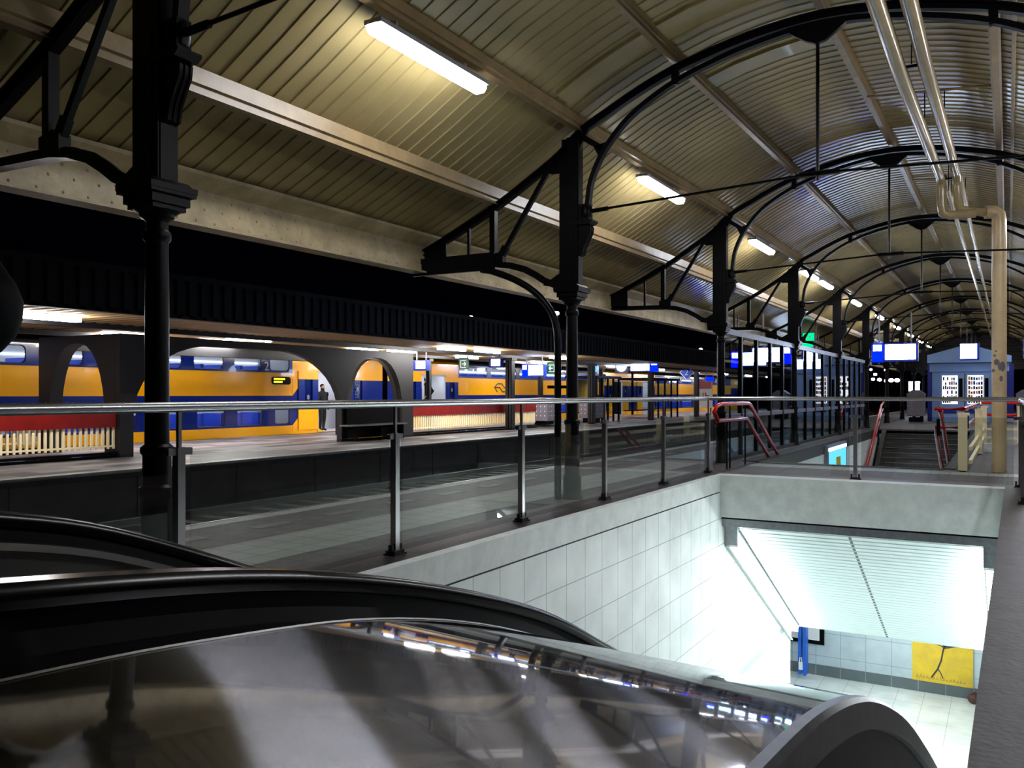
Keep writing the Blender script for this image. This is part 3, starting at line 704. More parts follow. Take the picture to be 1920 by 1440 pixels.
for i in range(22): mb.prism([(2.3 + .4 * i, -.2 * i - .01), (2.7 + .4 * i, -.2 * i - .01), (2.7 + .4 * i, -.2 * i - .6), (2.3 + .4 * i, -.2 * i - .4)], 'X', -2.58, -1.55)
mb.build('steps', 'rim', esc)
MB().box(-2.58, -1.55, -.9, 2.3, .0, .012).build('landing_plate', 'rim', esc)

# ------------------------------------------------------------------ glass railing
def make_post(X, Y, label, ax):
    t = thing('railing_post', label, 'post', (X, Y, .05), 'steel posts of the glass railing')
    d = (lambda a, b: (b, a)) if ax == 'Y' else (lambda a, b: (a, b))
    def bx(mb, a0, a1, b0, b1, z0, z1):       # a: along the railing, b: across it
        if ax == 'Y': return mb.box(X + b0, X + b1, Y + a0, Y + a1, z0, z1)
        return mb.box(X + a0, X + a1, Y + b0, Y + b1, z0, z1)
    mb = MB(); bx(mb, -.085, .085, -.06, .06, .05, .065); bx(mb, -.055, .055, -.045, .045, .065, .09)
    for a in (-.06, .06):
        for b in (-.04, .04): mb.lathe(X + (b if ax == 'Y' else a), Y + (a if ax == 'Y' else b), [(.013, .06), (.013, .085), (.007, .09)], 8)
    bx(mb, -.07, -.045, -.02, .02, .07, .14); bx(mb, .045, .07, -.02, .02, .07, .14)
    mb.build('foot', 'skirt', t)
    mb = MB(); bx(mb, -.028, .028, -.028, .028, .085, 1.09); mb.build('upright', 'steel', t)
    mb = MB(); bx(mb, -.09, .09, -.018, .018, 1.04, 1.085); mb.build('glass_clamp', 'steel', t)
    mb = MB(); bx(mb, -.012, .012, -.012, .012, 1.09, 1.312); mb.build('rail_stem', 'steel_dark', t)
    return t
PY = [3.62, 5.83, 8.03, 10.23, 12.43]
PLB = ['steel railing post in front of the nearest column, half hidden by the handrail',
       'steel railing post at photo centre left, between red fence and escalator',
       'steel railing post left of the second column',
       'steel railing post just right of the second column',
       'steel railing post left of the corner post']
for y, l in zip(PY, PLB): make_post(-4.55, y, l, 'Y')
make_post(-4.53, 14.62, 'steel corner post of the railing beside the red stair handrail', 'Y')
make_post(-2.12, 14.62, 'steel railing post standing in front of the dark stairs', 'X')
make_post(.16, 14.62, 'steel corner post of the railing at the right photo edge', 'X')
make_post(.16, 12.43, 'steel post of the right side railing, next to the right corner post', 'Y')
GL = []
ends = [1.4] + PY + [14.62]
wh = ['left of the first post', 'between the first and second posts', 'between the second and third posts, mirroring the bright hall', 'between the third and fourth posts, before the second column', 'between the fourth and fifth posts', 'between the fifth post and the left corner']
for a, b, w in zip(ends, ends[1:], wh):
    o = MB().box(-4.556, -4.544, a + .088, b - .088, .075, 1.07).build('railing_glass', 'glass'); tag(o, 'clear glass railing panel ' + w, 'glass panel', 'glass panels of the railing')
for a, b, w in ((-4.53, -2.12, 'in front of the red handrail and wind screen'), (-2.12, .16, 'in front of the dark stairs and cream fence')):
    o = MB().box(a + .088, b - .088, 14.614, 14.626, .075, 1.07).build('railing_glass', 'glass'); tag(o, 'clear glass railing panel ' + w, 'glass panel', 'glass panels of the railing')
o = MB().box(.154, .166, 12.52, 14.53, .075, 1.07).build('railing_glass', 'glass'); tag(o, 'clear glass railing panel along the right edge of the well', 'glass panel', 'glass panels of the railing')
t = thing('top_rail', 'long horizontal steel handrail on top of the left glass railing', 'handrail', (-4.55, 8, 1.34))
MB().tube([(-4.55, .8, 1.345), (-4.55, 12.4, 1.345)], .034, 18).build('rail_length', 'steel', t)
MB().tube([(-4.55, 12.41, 1.345), (-4.55, 14.60, 1.345)], .034, 18).build('rail_length', 'steel', t)
t = thing('top_rail', 'horizontal steel handrail across the far end of the glass railing', 'handrail', (-2, 14.62, 1.34))
MB().tube([(-4.51, 14.62, 1.345), (-2.1, 14.62, 1.345), (.10, 14.62, 1.345), (.145, 14.60, 1.34), (.16, 14.55, 1.335), (.16, 13.0, 1.335), (.16, 9, 1.335)], .034, 18).build('rail_length', 'steel', t)

# ------------------------------------------------------------------ stair well beyond
mb = MB().box(SX0 - .3, SX0, SY0, SY1, -2.8, -.28)
struct('wall_stairs', mb, 'tile', 'white tiled left wall of the stair well')
mb = MB().box(SX0 - .35, SX0 + .012, SY0, SY1 - .3, -.28, .02).box(SX1 - .012, SX1 + .2, SY0, SY1, -.28, .02).box(SX0, SX1, SY0 - .2, SY0, -.28, .012)
struct('trim_20', mb, 'concrete_dk', 'dark edge beams of the stair well')
struct('wall_stairs_right', MB().box(SX1, SX1 + .3, SY0 + 1.4, SY1, -2.8, -.28), 'tile', 'tiled right wall of the stair well')
struct('wall_stairs_near', MB().box(SX0, SX1, SY0 - .1, SY0, -2.4, -.28), 'tile', 'tiled near wall of the stair well')
struct('wall_stairs_far', MB().box(SX0, SX1, SY1 + .0, SY1 + .1, -2.8, -.2), 'tile', 'tiled far wall of the stair well')
mb = MB().box(SX0 - .3, SX1 + .3, 19.3, SY1, -2.9, -2.7)
struct('floor_stairs', mb, 'tile_floor', 'floor of the stair well')
def stairs(y0, sgn, n, label, x0, x1):
    t = thing('staircase', label, 'stairs', ((x0 + x1) / 2, y0, -.02))
    r, d = .17, .30; mb = MB(); nb = MB()
    for i in range(n):
        a, b = y0 + sgn * d * i, y0 + sgn * d * (i + 1)
        mb.box(x0, x1, min(a, b), max(a, b), -r * (i + 1) - .4, -r * (i + 1))
        nb.box(x0, x1, b - (.08 if sgn > 0 else -.0), b + (.0 if sgn > 0 else .08), -r * (i + 1) - .03, -r * (i + 1) + .004)
    mb.build('steps', 'stairs', t); nb.build('nosing', 'nosing', t)
    ln = n * d
    for x in (x0 - .14, x1 - .02):
        MB().prism([(y0, .03), (y0 + sgn * ln, .03 - n * r), (y0 + sgn * ln, -.45 - n * r), (y0, -.45)], 'X', x, x + .16).build('stringer', 'stairs', t)
    return t
stairs(SY1 - .02, -1, 15, 'dark stone staircase rising away behind the glass railing', -4.25, -1.25)
#stairs(SY0 + .02, 1, 15, 'dark stone staircase going down just beyond the escalator well', -4.25, -1.25)
def redrail(path, label, brackets=()):
    t = thing('red_handrail', label, 'handrail', path[0], 'red stair handrails')
    MB().tube(path, .040, 12).build('rail_length', 'redrail', t)
    for p, q in brackets: MB().tube([p, q], .018, 8).build('bracket', 'iron', t)
    return t
redrail([(-4.6, 15.35, .98), (-4.6, 15.18, 1.10), (-4.6, 15.35, 1.20), (-4.6, 15.6, 1.235), (-4.6, 17.55, 1.235), (-4.6, 17.75, 1.17), (-4.6, 22.0, -.86)], 'upper red handrail by the third column, bending down into the stair well', [((-4.6, 16.2, 1.22), (-4.6, 16.2, 0)), ((-4.6, 17.3, 1.22), (-4.6, 17.3, 0))])
redrail([(-4.6, 15.4, .93), (-4.6, 17.35, .93), (-4.6, 17.5, .88), (-4.6, 22.0, -1.28)], 'lower red handrail by the third column, bending down into the stair well', [((-4.6, 16.0, .92), (-4.6, 16.0, 0))])
redrail([(-4.42, 37.9, 1.08), (-4.42, 37.2, .95), (-4.42, 32.6, -1.35)], 'upper red handrail on the left of the dark staircase', [((-4.42, 36.5, .6), (-4.42, 36.5, -.4))])
redrail([(-4.42, 37.6, .80), (-4.42, 37.2, .68), (-4.42, 32.6, -1.62)], 'lower red handrail on the left of the dark staircase', [((-4.42, 36.2, .2), (-4.42, 36.2, -.6))])
redrail([(-.72, 27.9, 1.14), (-.72, 17.95, 1.14), (-1.20, 18.0, 1.14)], 'upper red handrail along the cream fence, horizontal at its near end')
redrail([(-.72, 27.9, .79), (-.72, 18.05, .79), (-1.18, 18.05, .79), (-1.20, 18.4, .66), (-1.20, 21.5, -.9)], 'middle red handrail along the cream fence, turning down into the stairs')
redrail([(-1.12, 18.05, 1.11), (-1.10, 18.3, .98), (-1.10, 21.5, -.55)], 'red handrail sloping down to the right of the dark stairs')
redrail([(-.67, 28.1, 1.16), (.42, 28.1, 1.16)], 'upper red rail at the far crosswise end of the cream fence')
redrail([(-.67, 28.1, .82), (.38, 28.1, .82)], 'lower red rail at the far crosswise end of the cream fence')
# cream guard fence
t = thing('guard_fence', 'cream painted square post fence along the right of the stair well', 'fence', (-.62, 23, 0))
for x, y in ((-.72, 17.72), (-.60, 22.9), (-.60, 27.9), (.30, 27.9)):
    MB().box(x - .075, x + .075, y - .075, y + .075, .02, 1.03).box(x - .08, x + .11, y - .08, y + .08, 1.03, 1.08).build('post', 'cream', t)
    MB().box(x - .05, x + .05, y - .05, y + .05, 0, .03).build('foot', 'iron', t)
for z in (.42, .17):
    MB().box(-.63, -.57, 17.8, 27.9, z - .035, z + .035).build('fence_rail', 'cream', t)
    MB().box(-.6, .3, 27.87, 27.93, z - .035, z + .035).build('fence_rail', 'cream', t)
for x, y, z in ((-.66, 18.0, 1.0), (-1.14, 18.03, .85), (-.66, 22.9, 1.0), (-.66, 27.9, 1.0), (.3, 28.05, 1.0)):
    MB().box(x - .03, x + .03, y - .03, y + .03, z - .22, z + .1).build('rail_bracket', 'iron', t)
o = MB().box(-.52, -.30, 23.9, 24.2, .0, .21).box(-.29, -.05, 23.9, 24.2, .0, .21).build('white_box', 'white'); tag(o, 'low white double box on the paving behind the cream pipe', 'box')
# lit poster in the stair well
t = thing('light_box', 'lit blue poster box on the white stair well wall', 'poster', (-4.45, 27, -1.2))
MB().box(-4.487, -4.40, 25.3, 28.6, -1.7, -.05).build('case', 'greybox', t)
MB().box(-4.40, -4.39, 25.5, 28.4, -1.6, -.12).build('lit_sheet', 'screen_cy', t)
MB().box(-4.395, -4.38, 25.5, 28.4, -.22, -.13).build('tube_light', 'screen', t)
MB().box(-4.395, -4.375, 26.6, 27.3, -1.4, -.45).build('printed_shape', 'poster_y', t)

# ------------------------------------------------------------------ glass wind screens
def screen(y0, y1, label):
    X = -5.13
    t = thing('wind_screen', label, 'glass screen', (X, (y0 + y1) / 2, 0), 'wind screens on the column line')
    MB().box(X - .05, X + .05, y0, y1, 2.68, 2.80).build('head_rail', 'greybox', t)
    MB().box(X - .03, X + .03, y0, y1, .90, 1.0).build('mid_rail', 'greybox', t)
    MB().box(X - .05, X + .05, y0, y1, 0.0, .08).build('sill', 'concrete_dk', t)
    n = 5; w = (y1 - y0) / n
    for i in range(1, n): MB().box(X - .045, X + .045, y0 + w * i - .05, y0 + w * i + .05, .05, 2.70).build('mullion', 'iron', t)
    for i in range(n):
        MB().box(X - .008, X + .008, y0 + w * i + .05, y0 + w * (i + 1) - .05, 1.0, 2.68).build('pane', 'screenglass', t)
        MB().box(X - .008, X + .008, y0 + w * i + .05, y0 + w * (i + 1) - .05, .08, .90).build('pane', 'screenglass', t)
screen(17.55, 24.26, 'blue tinted glass wind screen between the third and fourth columns')
screen(24.52, 31.23, 'blue tinted glass wind screen between the fourth and fifth columns')
screen(31.49, 37.6, 'blue tinted glass wind screen beyond the fifth column, farthest of the three')

# ------------------------------------------------------------------ hanging displays and signs
def display(x0, x1, z0, z1, y, label, num_left=True, roofz=3.9, num=True, rotz=0, scr='screen', arms=True, group='lit hanging departure displays'):
    xm = (x0 + x1) / 2
    t = thing('departure_display', label, 'display', (xm, y, z0), group)
    w, h = x1 - x0, z1 - z0
    MB().box(x0, x1, y, y + .22, z0, z1).build('case', 'signcase', t)
    nx = .24 * w if num else 0
    a, b = (x0 + nx, x1) if num_left else (x0, x1 - nx)
    m0, m1, m2 = (.05, .05, .10) if num else (.22, .07, .2)
    MB().box(a + m0 * w, b - m1 * w, y - .012, y + .01, z0 + m2 * h, z1 - .08 * h).build('screen', scr, t)
    if num:
        c0, c1 = (x0, x0 + nx) if num_left else (x1 - nx, x1)
        MB().box(c0, c1, y - .012, y + .01, z0 - .03 * h, z1).build('number_panel', 'signblue', t)
        p0, p1 = c0 + .12 * nx, c1 - .12 * nx
        MB().box(p0, p1, y - .024, y - .01, z1 - .42 * h, z1 - .08 * h).build('number_plate', 'screen', t)
        text('2', .32 * h, t, ((p0 + p1) / 2, y - .027, z1 - .25 * h), (R(90), 0, 0), 'signcase', ext=.001)
    if arms:
        for x in (x0 + .15 * w, x1 - .15 * w): MB().box(x - .02, x + .02, y + .09, y + .13, z1, roofz).build('hanger', 'greybox', t)
    t.rotation_euler = (0, 0, rotz)
    return t
display(-3.84, -2.48, 2.47, 3.06, 30, 'large lit departure display with a blue number panel, right of the wind screen', roofz=rz(4.0, 30))
display(-7.5, -6.38, 2.26, 2.74, 26.6, 'lit departure display seen through the nearest wind screen', roofz=3.9)
display(-8.1, -6.6, 2.35, 2.9, 37.0, 'lit departure display seen through the middle wind screen under the green sign', num=False, roofz=3.9)
display(.40, 1.75, 2.5, 3.1, 30, 'lit departure display cut by the right photo edge', num=False, roofz=rz(4.0, 30))
t = thing('clock_sign', 'square white lit sign hanging in front of the kiosk roof', 'sign', (-1.55, 45, 2.98))
MB().box(-1.95, -1.15, 45, 45.2, 2.98, 3.78).build('case', 'signcase', t)
MB().box(-1.93, -1.25, 44.985, 45.01, 3.06, 3.74).build('lit_face', 'screen', t)
MB().box(-1.57, -1.53, 45.08, 45.12, 3.78, rz(4.0, 45)).build('hanger', 'iron', t)
t = thing('exit_sign', 'bright green lit exit sign above the wind screen', 'sign', (-6.8, 35, 3.24))
MB().box(-7.05, -6.58, 35, 35.12, 3.5, 3.84).build('case', 'green', t)
MB().box(-7.03, -6.60, 34.985, 35.01, 3.52, 3.82).build('lit_face', 'greenlit', t)
MB().box(-7.08, -6.62, 35, 35.12, 3.24, 3.47).build('lower_case', 'green', t)
MB().box(-7.06, -6.64, 34.985, 35.01, 3.27, 3.45).build('lower_face', 'greenlit', t)
MB().box(-6.56, -6.52, 35.04, 35.08, 3.24, 4.5).build('hanger', 'greybox', t)
mb = MB().box(-6.95, -6.88, 34.975, 34.99, 3.6, 3.74).box(-6.80, -6.70, 34.975, 34.99, 3.64, 3.70); mb.build('pictogram', 'white', t)

# ------------------------------------------------------------------ kiosk and vending machines
t = thing('kiosk', 'blue grey kiosk with a low pitched roof at the end of the platform', 'kiosk', (-1.75, 50, 0))
MB().box(-3.40, -.05, 49.0, 53, 0, 2.95).build('body', 'kiosk', t)
MB().prism([(-3.6, 3.0), (.15, 3.0), (.15, 3.30), (-1.72, 3.92), (-3.6, 3.40)], 'Y', 48.7, 53.2).build('roof', 'kiosk', t)
MB().box(-3.5, .05, 48.9, 49.0, 2.55, 2.98).build('fascia', 'kiosk', t)
MB().box(-3.6, -3.42, 48.95, 52, 0, 3.0).build('side_panel', 'signcase', t)
MB().box(-.05, .25, 49.2, 50, .2, 2.9).build('side_panel', 'signcase', t)
def vending(x0, label, kind):
    t = thing('vending_machine', label, 'vending machine', (x0 + .55, 48.7, 0), 'vending machines in the kiosk front')
    MB().box(x0, x0 + 1.1, 48.55, 48.98, .0, 2.45).build('cabinet', 'kiosk', t)
    MB().box(x0 + .10, x0 + .80, 48.54, 48.56, .9, 2.35).build('lit_back', 'vend_back', t)
    cols = ['red', 'white', 'yellow', 'green', 'seatblue', 'posterred', 'signcase']
    mb = MB(); n = 6 if kind else 7
    for r in range(6):
        for c in range(n):
            x = x0 + .12 + .66 * c / n
            if random.random() < (.6 if kind == 0 else .95):
                mb.box(x + .01, x + .66 / n - .01, 48.49, 48.53, .95 + .23 * r, .95 + .23 * r + random.uniform(.12, .2), random.randrange(7))
    o = mb.build('products', cols, t); o['kind'] = 'stuff'
    MB().box(x0 + .86, x0 + 1.02, 48.53, 48.56, 1.2, 2.2).build('keypad', 'black', t)
    MB().box(x0 + .15, x0 + .75, 48.53, 48.56, .42, .68).build('slot', 'signcase', t)
vending(-3.0, 'left vending machine in the kiosk front, glaring white display', 0)
vending(-1.86, 'right vending machine in the kiosk front, rows of coloured bottles', 1)
def bin_(x, y, label):
    t = thing('litter_bin', label, 'bin', (x, y, 0))
    MB().box(x - .32, x + .32, y - .3, y + .3, .0, .3).build('plinth', 'black', t)
    MB().box(x - .40, x + .40, y - .36, y + .36, .3, 1.35).build('body', 'greybox', t)
    MB().prism([(x - .42, 1.35), (x + .42, 1.35), (x + .42, 1.42), (x + .15, 1.62), (x - .15, 1.62), (x - .42, 1.42)], 'Y', y - .38, y + .38).build('lid', 'greybox', t)
bin_(-4.05, 48.0, 'grey litter bin with a pointed lid left of the kiosk')
bin_(.75, 49.0, 'grey litter bin with a pointed lid at the right photo edge')
t = thing('light_totem', 'small red and white lit pillar far behind, left of the litter bin', 'pillar', (-5.2, 60, 0))
MB().box(-5.4, -5.0, 60, 60.3, 0, 2.2).build('body', 'posterred', t); MB().box(-5.5, -4.9, 59.95, 60.35, 1.6, 2.2).build('lit_head', 'screen', t)

# ------------------------------------------------------------------ island platform: canopy
mb = MB(); y = -5
secs = []
while y < 90:
    for dy, d in ((0, 0), (.06, .035), (.16, .035), (.22, 0)):
        secs.append([(-14.56, y + dy, 3.0 - d), (-21.6, y + dy, 3.0 - d)])
    y += .30
mb.sweep(secs)
struct('ceiling_canopy', mb, 'soffit_cream', 'cream ribbed underside of the island canopy', recalc=False)
mb = MB(); y = -5; pts = []
while y < 90:
    pts += [(y, -14.5), (y + .12, -14.5), (y + .15, -14.54), (y + .27, -14.54)]; y += .30
mb.sweep([[(x, yy, 2.97), (x, yy, 3.75)] for yy, x in pts])
mb.box(-14.66, -14.5, -5, 90, 2.95, 3.02)
mb.box(-21.66, -21.5, -5, 90, 2.95, 3.75)
struct('trim_21', mb, 'fascia', 'black ribbed fascia of the island canopy', recalc=False)
mb = MB().box(-21.6, -14.5, -5, 90, 3.74, 3.85)
struct('roof_canopy', mb, 'fascia', 'black roof of the island canopy')
mb = MB().box(-17.4, -17.2, -5, 90, 2.86, 2.99).box(-20.25, -20.05, -5, 90, 2.86, 2.99)
struct('beam_canopy', mb, 'gallery', 'dark beams under the island canopy')
def canopy_lamp(x, y, label):
    t = thing('canopy_lamp', label, 'lamp', (x, y, 2.95), 'lamps under the island canopy')
    MB().box(x - .09, x + .09, y - .72, y + .72, 2.86, 2.96).build('diffuser', 'canopy_lamp', t)
    MB().box(x - .11, x + .11, y - .75, y + .75, 2.96, 2.985).build('housing', 'lamp_case', t)
    return t
CLP = [(-16.1, 9.7, 'above the red fence at the left photo edge'), (-19.8, 14.2, 'showing just left of the nearest column'), (-19.8, 17.2, 'lower of two above the train, right of the nearest column'), (-17.75, 16.4, 'upper of two above the train, right of the nearest column'),
       (-19.2, 22.8, 'left of the twin arches, rear row'), (-18.2, 23.7, 'over the right arch pillar'), (-15.9, 23.4, 'in the front row right of the arches, first of two'), (-15.7, 25.3, 'in the front row right of the arches, second of two'),
       (-19.1, 29.2, 'above the train just left of the green exit sign'), (-19.4, 36.0, 'between the blue displays and the green arrow sign'), (-16.0, 31.4, 'small one in the front row before the second column')]
q = canopy_lamp(CLP[0][0], CLP[0][1], 'canopy lamp ' + CLP[0][2])
for x, y, w in CLP[1:]: copy_tree(q, (x, y, 2.95), 'canopy lamp ' + w)
for i in range(6):
    copy_tree(q, (-18.6, 43 + 7 * i, 2.95), 'canopy lamp far right, %s of six beyond the second column' % ORD[i])


# arcade of dark arches
def arch(x0, x1, zs, zt, n=16):
    """half ellipse from (x0, zs) over zt to (x1, zs)"""
    c, r = (x0 + x1) / 2, (x1 - x0) / 2
    return [(c - r * math.cos(math.pi * i / n), zs + (zt - zs) * max(0, 1 - abs(math.cos(math.pi * i / n)) ** 2.5) ** .5) for i in range(n + 1)]
def qarc(x0, z0, x1, z1, n=10):
    """quarter ellipse leaving (x0, z0) vertically and reaching (x1, z1) level"""
    return [(x1 + (x0 - x1) * math.cos(math.pi / 2 * i / n), z0 + (z1 - z0) * math.sin(math.pi / 2 * i / n)) for i in range(n + 1)]
t = thing('arcade', 'dark grey arched framework under the island canopy in front of the train', 'arcade', (-18.7, 17.5, 0))
side = [(12.08, 0), (12.08, 2.78), (22.95, 2.78), (22.95, 0), (22.35, 0)] + arch(19.66, 22.35, .9, 2.56)[::-1] + [(19.66, 0), (19.42, 0)] + qarc(19.42, .9, 16.9, 2.60) + qarc(12.42, .9, 14.6, 2.60)[::-1] + [(12.42, 0)]
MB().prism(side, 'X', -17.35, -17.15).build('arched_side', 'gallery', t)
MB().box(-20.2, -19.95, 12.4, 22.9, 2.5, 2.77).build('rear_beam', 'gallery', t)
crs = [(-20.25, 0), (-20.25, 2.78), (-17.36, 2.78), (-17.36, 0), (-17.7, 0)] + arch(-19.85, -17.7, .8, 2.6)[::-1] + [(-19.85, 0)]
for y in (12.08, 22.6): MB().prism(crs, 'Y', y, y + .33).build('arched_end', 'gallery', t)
t = thing('bench', 'black bench with a tall back inside the dark arcade', 'bench', (-16.95, 20.5, 0))
MB().box(-17.1, -17.05, 19.55, 22.1, .38, 1.05).build('back', 'black', t); MB().box(-17.05, -16.6, 19.2, 21.9, .46, .50).build('seat', 'steel_dark', t)
for y in (19.6, 20.7, 21.8): MB().box(-17.0, -16.7, y, y + .06, 0, .46).build('leg', 'black', t)
MB().box(-17.12, -17.0, 19.6, 22.0, 0, .4).build('kickboard', 'black', t)
def fence(X, y0, y1, label):
    t = thing('slat_fence', label, 'fence', (X, (y0 + y1) / 2, 0))
    MB().box(X - .06, X + .05, y0, y1, .68, 1.02).build('top_panel', 'red', t)
    mb = MB(); y = y0 + .03
    while y < y1 - .03: mb.box(X - .02, X + .02, y, y + .05, .20, .70); y += .13
    mb.box(X - .015, X + .015, y0, y1, .24, .28)
    mb.build('pickets', 'cream', t)
    MB().box(X - .12, X + .1, y0, y1, 0, .13).build('kerb', 'black', t)
fence(-17.3, 5.2, 12.05, 'red topped fence with cream pickets at the left photo edge')
fence(-17.3, 23.0, 31.7, 'red topped fence with cream pickets right of the arcade')
fence(-20.1, 5.2, 12.0, 'rear red topped fence seen through the pickets of the left fence')
def ipost(x, y, w, label):
    t = thing('canopy_post', label, 'post', (x, y, 0), 'dark steel posts of the island canopy')
    MB().box(x - w / 2, x + w / 2, y - w / 2, y - w / 2 + .02, 0, 2.82).box(x - w / 2, x + w / 2, y + w / 2 - .02, y + w / 2, 0, 2.82).box(x - .02, x + .02, y - w / 2, y + w / 2, 0, 2.82).box(x + w / 2 - .02, x + w / 2, y - w / 2, y + w / 2, 0, 2.82).build('shaft', 'gallery', t)
    MB().box(x - w / 2 - .06, x + w / 2 + .06, y - w / 2 - .06, y + w / 2 + .06, 2.74, 2.84).build('head', 'gallery', t)
ipost(-17.0, 29.1, .28, 'dark steel canopy post standing in front of the right red fence')
ipost(-16.95, 36.6, .28, 'dark steel canopy post just right of the second column')
ipost(-16.6, 43.4, .26, 'dark steel canopy post in front of the shelters')
ipost(-16.8, 51.8, .26, 'dark steel canopy post beside the red poster')
ipost(-20.3, 28.2, .16, 'thin dark post before the open train door with the stairs')
ipost(-20.0, 37.2, .2, 'thin dark post just left of the big tilted display')
ipost(-20.0, 44.5, .2, 'thin dark post left of the yellow shelter')

# island signs
def P17(xl, xr, zt, zb, y, f=1.0):
    return xl, xr, zb, zt, y
display(-17.75, -17.2, 2.22, 2.58, 23.75, 'small lit blue display right of the arcade', num=False, roofz=3.0)
display(-17.65, -17.1, 2.45, 2.80, 28.55, 'small lit blue display at the post before the red fence', num=False, roofz=3.0)
display(-17.7, -16.65, 2.15, 2.66, 31.3, 'tilted lit departure display between the thin post and green arrow sign', roofz=3.0)
display(-18.2, -17.85, 2.42, 2.85, 39.2, 'small tilted cyan display left of the round white clock', num=False, roofz=3.0, scr='screen_cy')
display(-17.25, -15.7, 2.58, 3.18, 42.0, 'lit departure display beside the round white clock', num_left=False, roofz=3.3)
t = thing('station_clock', 'round white lit clock beside the departure display on the island', 'clock', (-17.65, 41.9, 2.5))
MB().box(-18.05, -17.33, 41.95, 42.1, 2.5, 3.15).build('case', 'greybox', t)
mb = MB(); mb.prism([(-17.69 + .27 * math.cos(a), 2.88 + .27 * math.sin(a)) for a in [2 * math.pi * k / 28 for k in range(28)]], 'Y', 41.925, 41.955); mb.build('lit_face', 'screen', t)
def gsign(x0, x1, z0, z1, y, flip, label):
    t = thing('way_out_sign', label, 'sign', ((x0 + x1) / 2, y, z0))
    MB().box(x0, x1, y, y + .08, z0, z1).build('panel', 'green', t)
    w, h = x1 - x0, z1 - z0; s = -1 if flip else 1; c = (x0 + x1) / 2; zc = z0 + .45 * h
    q = lambda a, b: (c + s * a * w, zc + b * h)
    mb = MB().strip([q(.28, .28), q(-.28, .28), q(-.28, -.30), q(.28, -.30)], .06 * h, 'Y', y - .008, y + .002)
    mb.strip([q(-.12, 0), q(.3, 0)], .08 * h, 'Y', y - .008, y + .002); mb.strip([q(.1, .17), q(.3, 0), q(.1, -.17)], .08 * h, 'Y', y - .008, y + .002)
    mb.build('arrow_mark', 'white', t)
    MB().box(c + s * -.0 - .02 + .45 * w, c + .02 + .45 * w, y + .02, y + .06, z1 - .1, 3.1).build('hanger', 'greybox', t)
gsign(-17.7, -17.3, 2.33, 2.78, 26.5, False, 'green way out sign with arrow pointing right under the canopy')
gsign(-17.0, -16.55, 2.28, 2.78, 32.2, True, 'green way out sign with arrow pointing left beside the second column')
t = thing('platform_number_sign', 'blue diamond sign with a white number 2', 'sign', (-17.0, 50.5, 2.3))
zc = 2.72; r = .46
for rr, y, m, nm in ((r, 50.5, 'white', 'border'), (r * .86, 50.485, 'diablue', 'face')):
    MB().prism([(-17.0 - rr, zc), (-17.0, zc - rr), (-17.0 + rr, zc), (-17.0, zc + rr)], 'Y', y, y + .04).build(nm, m, t)
text('2', .55, t, (-17.0, 50.475, zc), (R(90), 0, 0), 'white')
MB().box(-17.02, -16.98, 50.51, 50.54, zc + r * .9, 3.1).build('hanger', 'greybox', t)
t = thing('poster_board', 'red and white poster board at the end of the island, left of the third column', 'poster', (-17.3, 55, 0))
MB().box(-18.0, -16.75, 54.9, 55.0, .5, 2.4).build('panel', 'white', t)
MB().box(-17.95, -16.8, 54.885, 54.9, 1.75, 2.35).build('red_field', 'posterred', t)
mb = MB()
mb.strip([(-17.85, 1.0), (-17.6, 1.5), (-17.55, 1.05), (-17.35, 1.5), (-17.3, 1.0)], .08, 'Y', 54.88, 54.9); mb.strip([(-17.2, 1.5), (-17.15, 1.05), (-16.95, 1.05)], .08, 'Y', 54.88, 54.9)
mb.strip([(-17.2, 1.28), (-16.95, 1.3)], .06, 'Y', 54.88, 54.9); mb.build('lettering', 'posterred', t)
for x in (-17.9, -16.9): MB().box(x, x + .06, 54.95, 55.0, 0, .5).build('leg', 'black', t)
display(-16.85, -16.2, 2.2, 2.5, 53.5, 'small blue sign above the red and white poster board', num=False, roofz=3.0, scr='signblue')
def cabinet(x, y, label):
    t = thing('ticket_cabinet', label, 'cabinet', (x, y, 0), 'grey dotted cabinets on the island')
    MB().box(x - .3, x + .3, y - .35, y + .35, 0, .25).build('plinth', 'black', t)
    MB().box(x - .42, x + .42, y - .5, y + .5, .25, 1.25).build('body', 'greybox', t)
    mb = MB()
    for i in range(4):
        for j in range(4):
            mb.box(x - .33 + .2 * i, x - .29 + .2 * i, y - .512, y - .5, .45 + .2 * j, .49 + .2 * j); mb.box(x + .42, x + .432, y - .38 + .24 * i, y - .34 + .24 * i, .45 + .2 * j, .49 + .2 * j)
    mb.build('dots', 'white', t)
    MB().box(x - .1, x + .1, y - .52, y - .5, 1.1, 1.2).build('slot', 'black', t)
cabinet(-17.55, 33.0, 'grey dotted cabinet at the right end of the red fence')
cabinet(-17.6, 38.0, 'grey dotted cabinet behind the second column')
def shelter(x0, x1, y0, y1, label, tint):
    t = thing('glass_shelter', label, 'shelter', ((x0 + x1) / 2, (y0 + y1) / 2, 0), 'glass waiting shelters on the island')
    MB().box(x0 - .1, x1 + .1, y0 - .1, y1 + .1, 2.2, 2.32).build('roof', 'black', t)
    n = 4
    for i in range(n + 1):
        y = y0 + (y1 - y0) * i / n
        MB().box(x1 - .05, x1 + .03, y - .05, y + .05, 0, 2.2).build('frame_post', 'black', t)
    for i in range(n):
        a = y0 + (y1 - y0) * i / n + .06; b = y0 + (y1 - y0) * (i + 1) / n - .06
        MB().box(x1 - .015, x1, a, b, .4, 2.15).build('pane', 'pane', t)
    MB().box(x0, x0 + .5, y0 + .3, y1 - .3, .42, .47).build('bench_seat', 'black', t)
    MB().box(x0 - .02, x0 + .02, y0, y1, .4, 2.15).build('rear_panel', tint, t)
